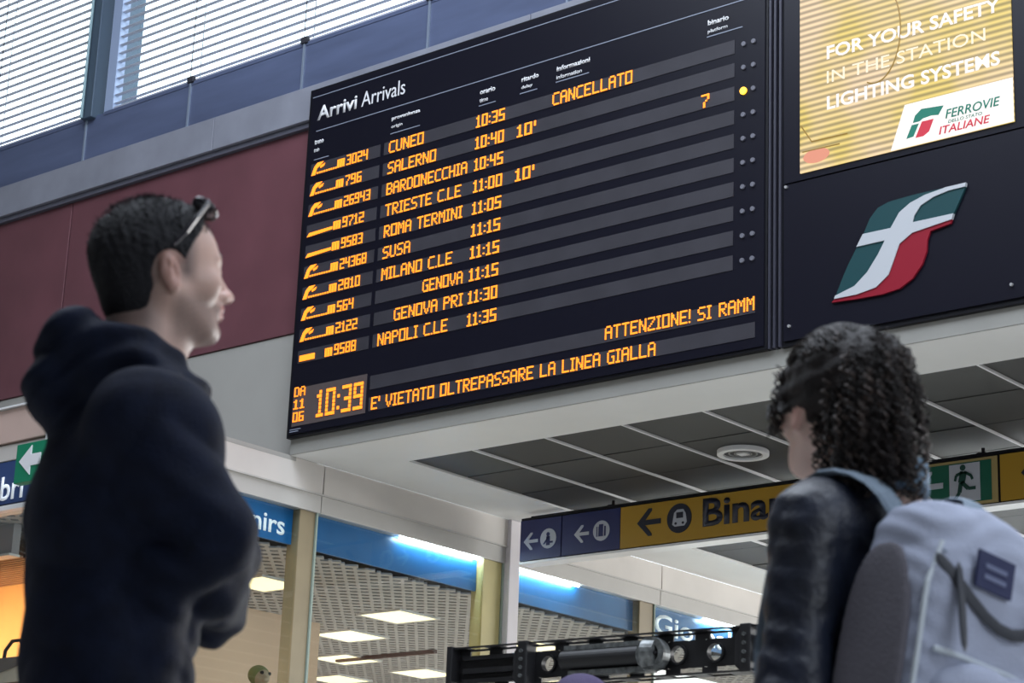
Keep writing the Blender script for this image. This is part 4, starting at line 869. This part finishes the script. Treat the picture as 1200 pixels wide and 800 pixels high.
# ---------------- backpack (worn: a thing of its own)
bk = tag(empty('backpack', wo, RZ), 'pale grey blue backpack with dark patch on the back of the curly haired woman', 'backpack')
pk = Frame(Tw(-.205, -.02, 1.09)+np.array((-.075, -.0, 0)), tw+PI, math.radians(-4), math.radians(-9))          # X out of the back, Y to the right-hand side of the wearer's back
F = Field((-.22, -.55, .78), (.45, .25, 1.42), .0048)
F.ell(pk(0, 0, 0), (.092, .155, .235), pk.R, .02, p=3.6); F.ell(pk(.0, 0, .15), (.075, .13, .10), pk.R, .04, p=2.6)
F.warp(folds(81, 22, .005)); F.warp(lambda x, y, z: .0008*np.sin(160*z+4*np.sin(30*x)))
M_pack = mat('pack_fabric', (.29, .32, .42), .8, noise=.12, scale=6, bump=.3, bscale=260); M_pack2 = mat('pack_side_fabric', (.085, .080, .10), .8, noise=.15, scale=8, bump=.3, bscale=260)
M_strap = mat('strap_webbing', (.16, .21, .27), .75, bump=.3, bscale=400); M_dstrap = mat('dark_strap', (.020, .024, .035), .6)
F.mesh('main_bag', M_pack, bk, 2)
def patch(name, pts2, off, m, th=.006, par=None):        # flat cloth piece on the outer face of the bag; pts2 in (y, z)
    mb = MB(); n_ = len(pts2); mb.v = [tuple(pk(off+(-.012 if abs(y) > .11 else 0), y, z)) for y, z in pts2]+[tuple(pk(off+th+(-.012 if abs(y) > .11 else 0), y, z)) for y, z in pts2]
    mb.f = [tuple(range(n_)), tuple(range(2*n_-1, n_-1, -1))]+[(i, n_+i, n_+(i+1) % n_, (i+1) % n_) for i in range(n_)]
    return mb.build(name, m, par or bk)
F = Field((-.22, -.55, .78), (.45, .25, 1.42), .0048)
F.ell(pk(.085, .0, -.10), (.040, .125, .115), pk.R, .02, p=3.4); F.warp(folds(83, 26, .004)); F.mesh('front_pocket', M_pack, bk, 2)
F = Field((-.22, -.55, .78), (.45, .25, 1.42), .0048)
F.ell(pk(-.012, -.150, -.03), (.066, .014, .195), pk.R, .02, p=2.6); F.mesh('side_pocket', M_pack2, bk, 2)
def ribbon(name, path, wdir, wid, th, m, parent=bk):
    mb = MB(); P = [np.array(p, float) for p in path]; wd_ = np.array(wdir, float); 
    for k, p in enumerate(P):
        d = P[min(k+1, len(P)-1)]-P[max(k-1, 0)]; d /= np.linalg.norm(d); u = wd_-d*(wd_@d); u /= np.linalg.norm(u); v = np.cross(d, u)
        for a_, b_ in ((-1, -1), (1, -1), (1, 1), (-1, 1)): mb.v.append(tuple(p+u*a_*wid/2+v*b_*th/2))
    for k in range(len(P)-1):
        for j in range(4): mb.f.append((4*k+j, 4*k+(j+1) % 4, 4*k+4+(j+1) % 4, 4*k+4+j))
    mb.f += [(0, 1, 2, 3), tuple(4*len(P)-4+j for j in (3, 2, 1, 0))]
    o = mb.build(name, m, parent, smooth=False); sb = o.modifiers.new('sub', 'SUBSURF'); sb.levels = sb.render_levels = 1; return o
# shoulder straps
for sg in (1, -1):
    y = .14*sg; path = [pk(-.06, -.07*sg, .215), Tw(-.110, y*.78, 1.375), Tw(-.070, y*.95, 1.402), Tw(-.015, y*1.04, 1.412), Tw(.04, y*1.0, 1.385), Tw(.085, y*.95, 1.32), Tw(.125, y*.9, 1.2), Tw(.115, y*1.1, 1.08), Tw(.02, y*1.40, 1.0), Tw(-.12, y*1.0, .96)]
    ribbon('shoulder_strap', path, Tw.R@np.array((0, 1, 0)), .055, .012, M_strap)
ribbon('grab_handle', [pk(-.07, -.045, .225), pk(-.065, -.042, .262), pk(-.06, 0, .280), pk(-.065, .042, .262), pk(-.07, .045, .225)], pk.R@np.array((1, 0, 0)), .025, .008, M_strap)
np_ = patch('name_patch', [(-.075, .115), (.005, .115), (.005, .170), (-.075, .170)], .096, mat('patch_navy', (.012, .018, .07), .7), .005)
for z in (.150, .134): patch('patch_stitching', [(-.060, z-.004), (-.012, z-.004), (-.012, z+.003), (-.060, z+.003)], .1015, mat('patch_thread', (.12, .14, .24), .7), .001, np_)
ribbon('flap_strap', [pk(.070, -.138, .150), pk(.088, -.10, .115), pk(.098, -.04, .072), pk(.100, .02, .060), pk(.098, .07, .085), pk(.084, .115, .140)], pk.R@np.array((0, 0, 1)), .022, .007, M_dstrap)
for sg in (1, -1): ribbon('buckle_strap', [pk(.084, .0+sg*.10, .15), pk(.100, sg*.098, .08), pk(.118, sg*.095, .0)], pk.R@np.array((0, 1, 0)), .018, .008, M_dstrap)
MB().tube([pk(.078+.012*math.cos(t), -.128*math.cos(t*1.0) if False else .120*math.sin(t), .008+.0*t) for t in np.linspace(-1.5, 1.5, 15)], .005, 6).build('pocket_piping', mat('piping_pale', (.45, .50, .55), .6), bk)
MB().tube([pk(.068-.10*z*z, -.140+.3*max(0, z-.1), z) for z in np.linspace(-.2, .17, 12)], .0045, 6).build('side_piping', mat('piping_pale', (.45, .50, .55), .6), bk)
MB().tube([pk(.070, y, .175-.25*y*y*6) for y in np.linspace(-.12, .12, 11)], .0045, 6).build('top_zip', M_strap, bk)

# ---------------- a third traveller, seen only as the top of a violet cap under the beam
po = HR*.15+HF*5.75
pt = tag(empty('person', po, RZ), 'person in a violet cap, only the crown showing under the black beam', 'person')
Hp = Frame((0, 0, 1.318), math.radians(95)); F = Field((-.30, -.24, -.01), (.30, .24, 1.50), .0055)
head(F, Hp); F.cap(Hp(-.02, 0, -.05), (0, 0, 1.14), .05, .055, .02); F.cap((-.13, 0, 1.10), (.13, 0, 1.10), .05, .05, .03); F.ell((0, 0, .98), (.15, .10, .17), None, .04); F.ell((0, 0, .76), (.15, .10, .13), None, .05)
for sg in (1, -1):
    limb(F, [(sg*.08, 0, .72), (sg*.09, .01, .40), (sg*.09, 0, .08)], [.075, .05, .033]); F.cap((sg*.09, -.02, .04), (sg*.095, .12, .03), .032, .024)
    limb(F, [(sg*.165, 0, 1.09), (sg*.20, -.01, .86), (sg*.19, .05, .68)], [.042, .034, .024]); hand(F, (sg*.19, .05, .68), (0, .15, -1), (-sg, 0, 0), .85, .6)
F.mesh('body', M_skin, pt, 1, face_tint(Hp, (.55, .38, .31), 0, (.4, .18, .16))); eyes(Hp, pt)
F = Field((-.15, -.15, 1.2), (.15, .2, 1.50), .005); F.ell(Hp(-.012, 0, .030), (.112, .094, .095), Hp.R, .01); F.ell(Hp(.10, 0, .045), (.05, .06, .010), Hp.R, .02); F.put(lambda x, y, z: z-1.328+0*x+0*y, (-.15, -.15, 1.2), (.15, .2, 1.328), .004, '-'); F.mesh('cap', mat('violet_cap', (.045, .03, .09), .8, bump=.3, bscale=200), pt, 1)
F = Field((-.30, -.22, .55), (.30, .22, 1.20), .006); F.cap((-.13, 0, 1.09), (.13, 0, 1.09), .066, .066, .04); F.ell((0, 0, .97), (.175, .125, .18), None, .05); F.ell((0, 0, .74), (.17, .125, .15), None, .05)
for sg in (1, -1): limb(F, [(sg*.165, 0, 1.09), (sg*.20, -.01, .86), (sg*.19, .05, .70)], [.06, .05, .038])
F.mesh('coat', mat('grey_coat', (.04, .04, .05), .8), pt, 1)
F = Field((-.24, -.2, .06), (.24, .22, .80), .007)
for sg in (1, -1): limb(F, [(sg*.08, 0, .72), (sg*.09, .01, .40), (sg*.09, 0, .10)], [.09, .065, .048])
F.mesh('trousers', mat('woman_trousers', (.02, .025, .04)), pt, 1)

# ---------------- goods on the shop shelves
sf1 = tag(empty('wall_shelf', (-11.6, 8.6, 2.30)), 'wooden shop shelf carrying the pale handbag behind the left glass', 'shelf')
box('board', mat('shelf_wood', (.45, .28, .12), .5, noise=.2, scale=6), -1.6, .7, -.35, .38, 0, .03, sf1); box('lip', mat('shelf_lip', (.16, .08, .04), .5), -1.6, .7, -.37, -.35, -.015, .04, sf1)
for x in (-1.4, -.4, .6): box('bracket', M_case, x-.01, x+.01, -.3, .38, -.06, 0, sf1)
hb = tag(empty('handbag', (-11.06, 8.32, 2.331)), 'pale handbag with black handle and brown trim low at the left edge', 'handbag')
MB().prism([(-.17, 0), (.17, 0), (.145, .20), (-.13, .20)], -.06, .06).build('bag_body', mat('bag_cream', (.62, .52, .42), .55, noise=.1), hb, .012)
MB().prism([(-.175, .0), (.175, .0), (.17, .05), (-.17, .05)], -.064, .064).build('base_trim', mat('bag_brown', (.16, .08, .04), .5), hb, .006)
MB().prism([(-.145, .10), (.15, .155), (.147, .205), (-.14, .205)], -.068, -.058).build('flap', mat('bag_grey', (.16, .13, .12), .5), hb, .003)
MB().tube([(-.10+.0, -.02, .19), (-.09, -.02, .26), (-.03, -.02, .315), (.05, -.02, .315), (.10, -.02, .26), (.11, -.02, .19)], .012, 8).build('handle', mat('bag_handle', (.015, .012, .012), .4), hb, smooth=True)
sf2 = tag(empty('wall_shelf', (-11.3, 10.25, 2.47)), 'high shop shelf carrying the plush toy behind the glass beside the man', 'shelf')
box('board', mat('shelf_wood', (.45, .28, .12), .5), -.80, .5, -.6, .5, 0, .025, sf2)
for y in (-.5, .4): box('bracket', M_case, -.8, .3, y-.01, y+.01, -.05, 0, sf2)
pl_ = tag(empty('plush_toy', (-10.93, 10.27, 2.496)), 'small beige plush toy with dark eyes and green hood on shop shelf', 'toy')
F = Field((-.11, -.12, -.01), (.12, .12, .28), .004); F.ell((0, 0, .07), (.065, .075, .07), None, .02); F.ell((.01, 0, .185), (.060, .068, .060), None, .015); F.ell((.062, 0, .165), (.022, .030, .022), None, .01)
for sg in (1, -1): F.ell((.045, sg*.06, .085), (.03, .018, .02), None, .01); F.ell((.06, sg*.045, .022), (.035, .022, .022), None, .01)
pb = F.mesh('plush_body', mat('plush_beige', (.50, .40, .28), .9, bump=.6, bscale=300), pl_, 1)
F = Field((-.12, -.13, .05), (.12, .13, .30), .004); F.ell((-.008, 0, .195), (.068, .080, .070), None, .01); F.ell((.055, 0, .175), (.05, .058, .052), None, .006, '-'); F.mesh('hood', mat('plush_green', (.22, .26, .10), .9, bump=.6, bscale=300), pl_, 1)
for sg in (1, -1): MB().tube([(.050, sg*.034, .205), (.066, sg*.036, .206)], .012, 14).build('toy_eye', mat('toy_eye', (.01, .008, .008), .15), pb)
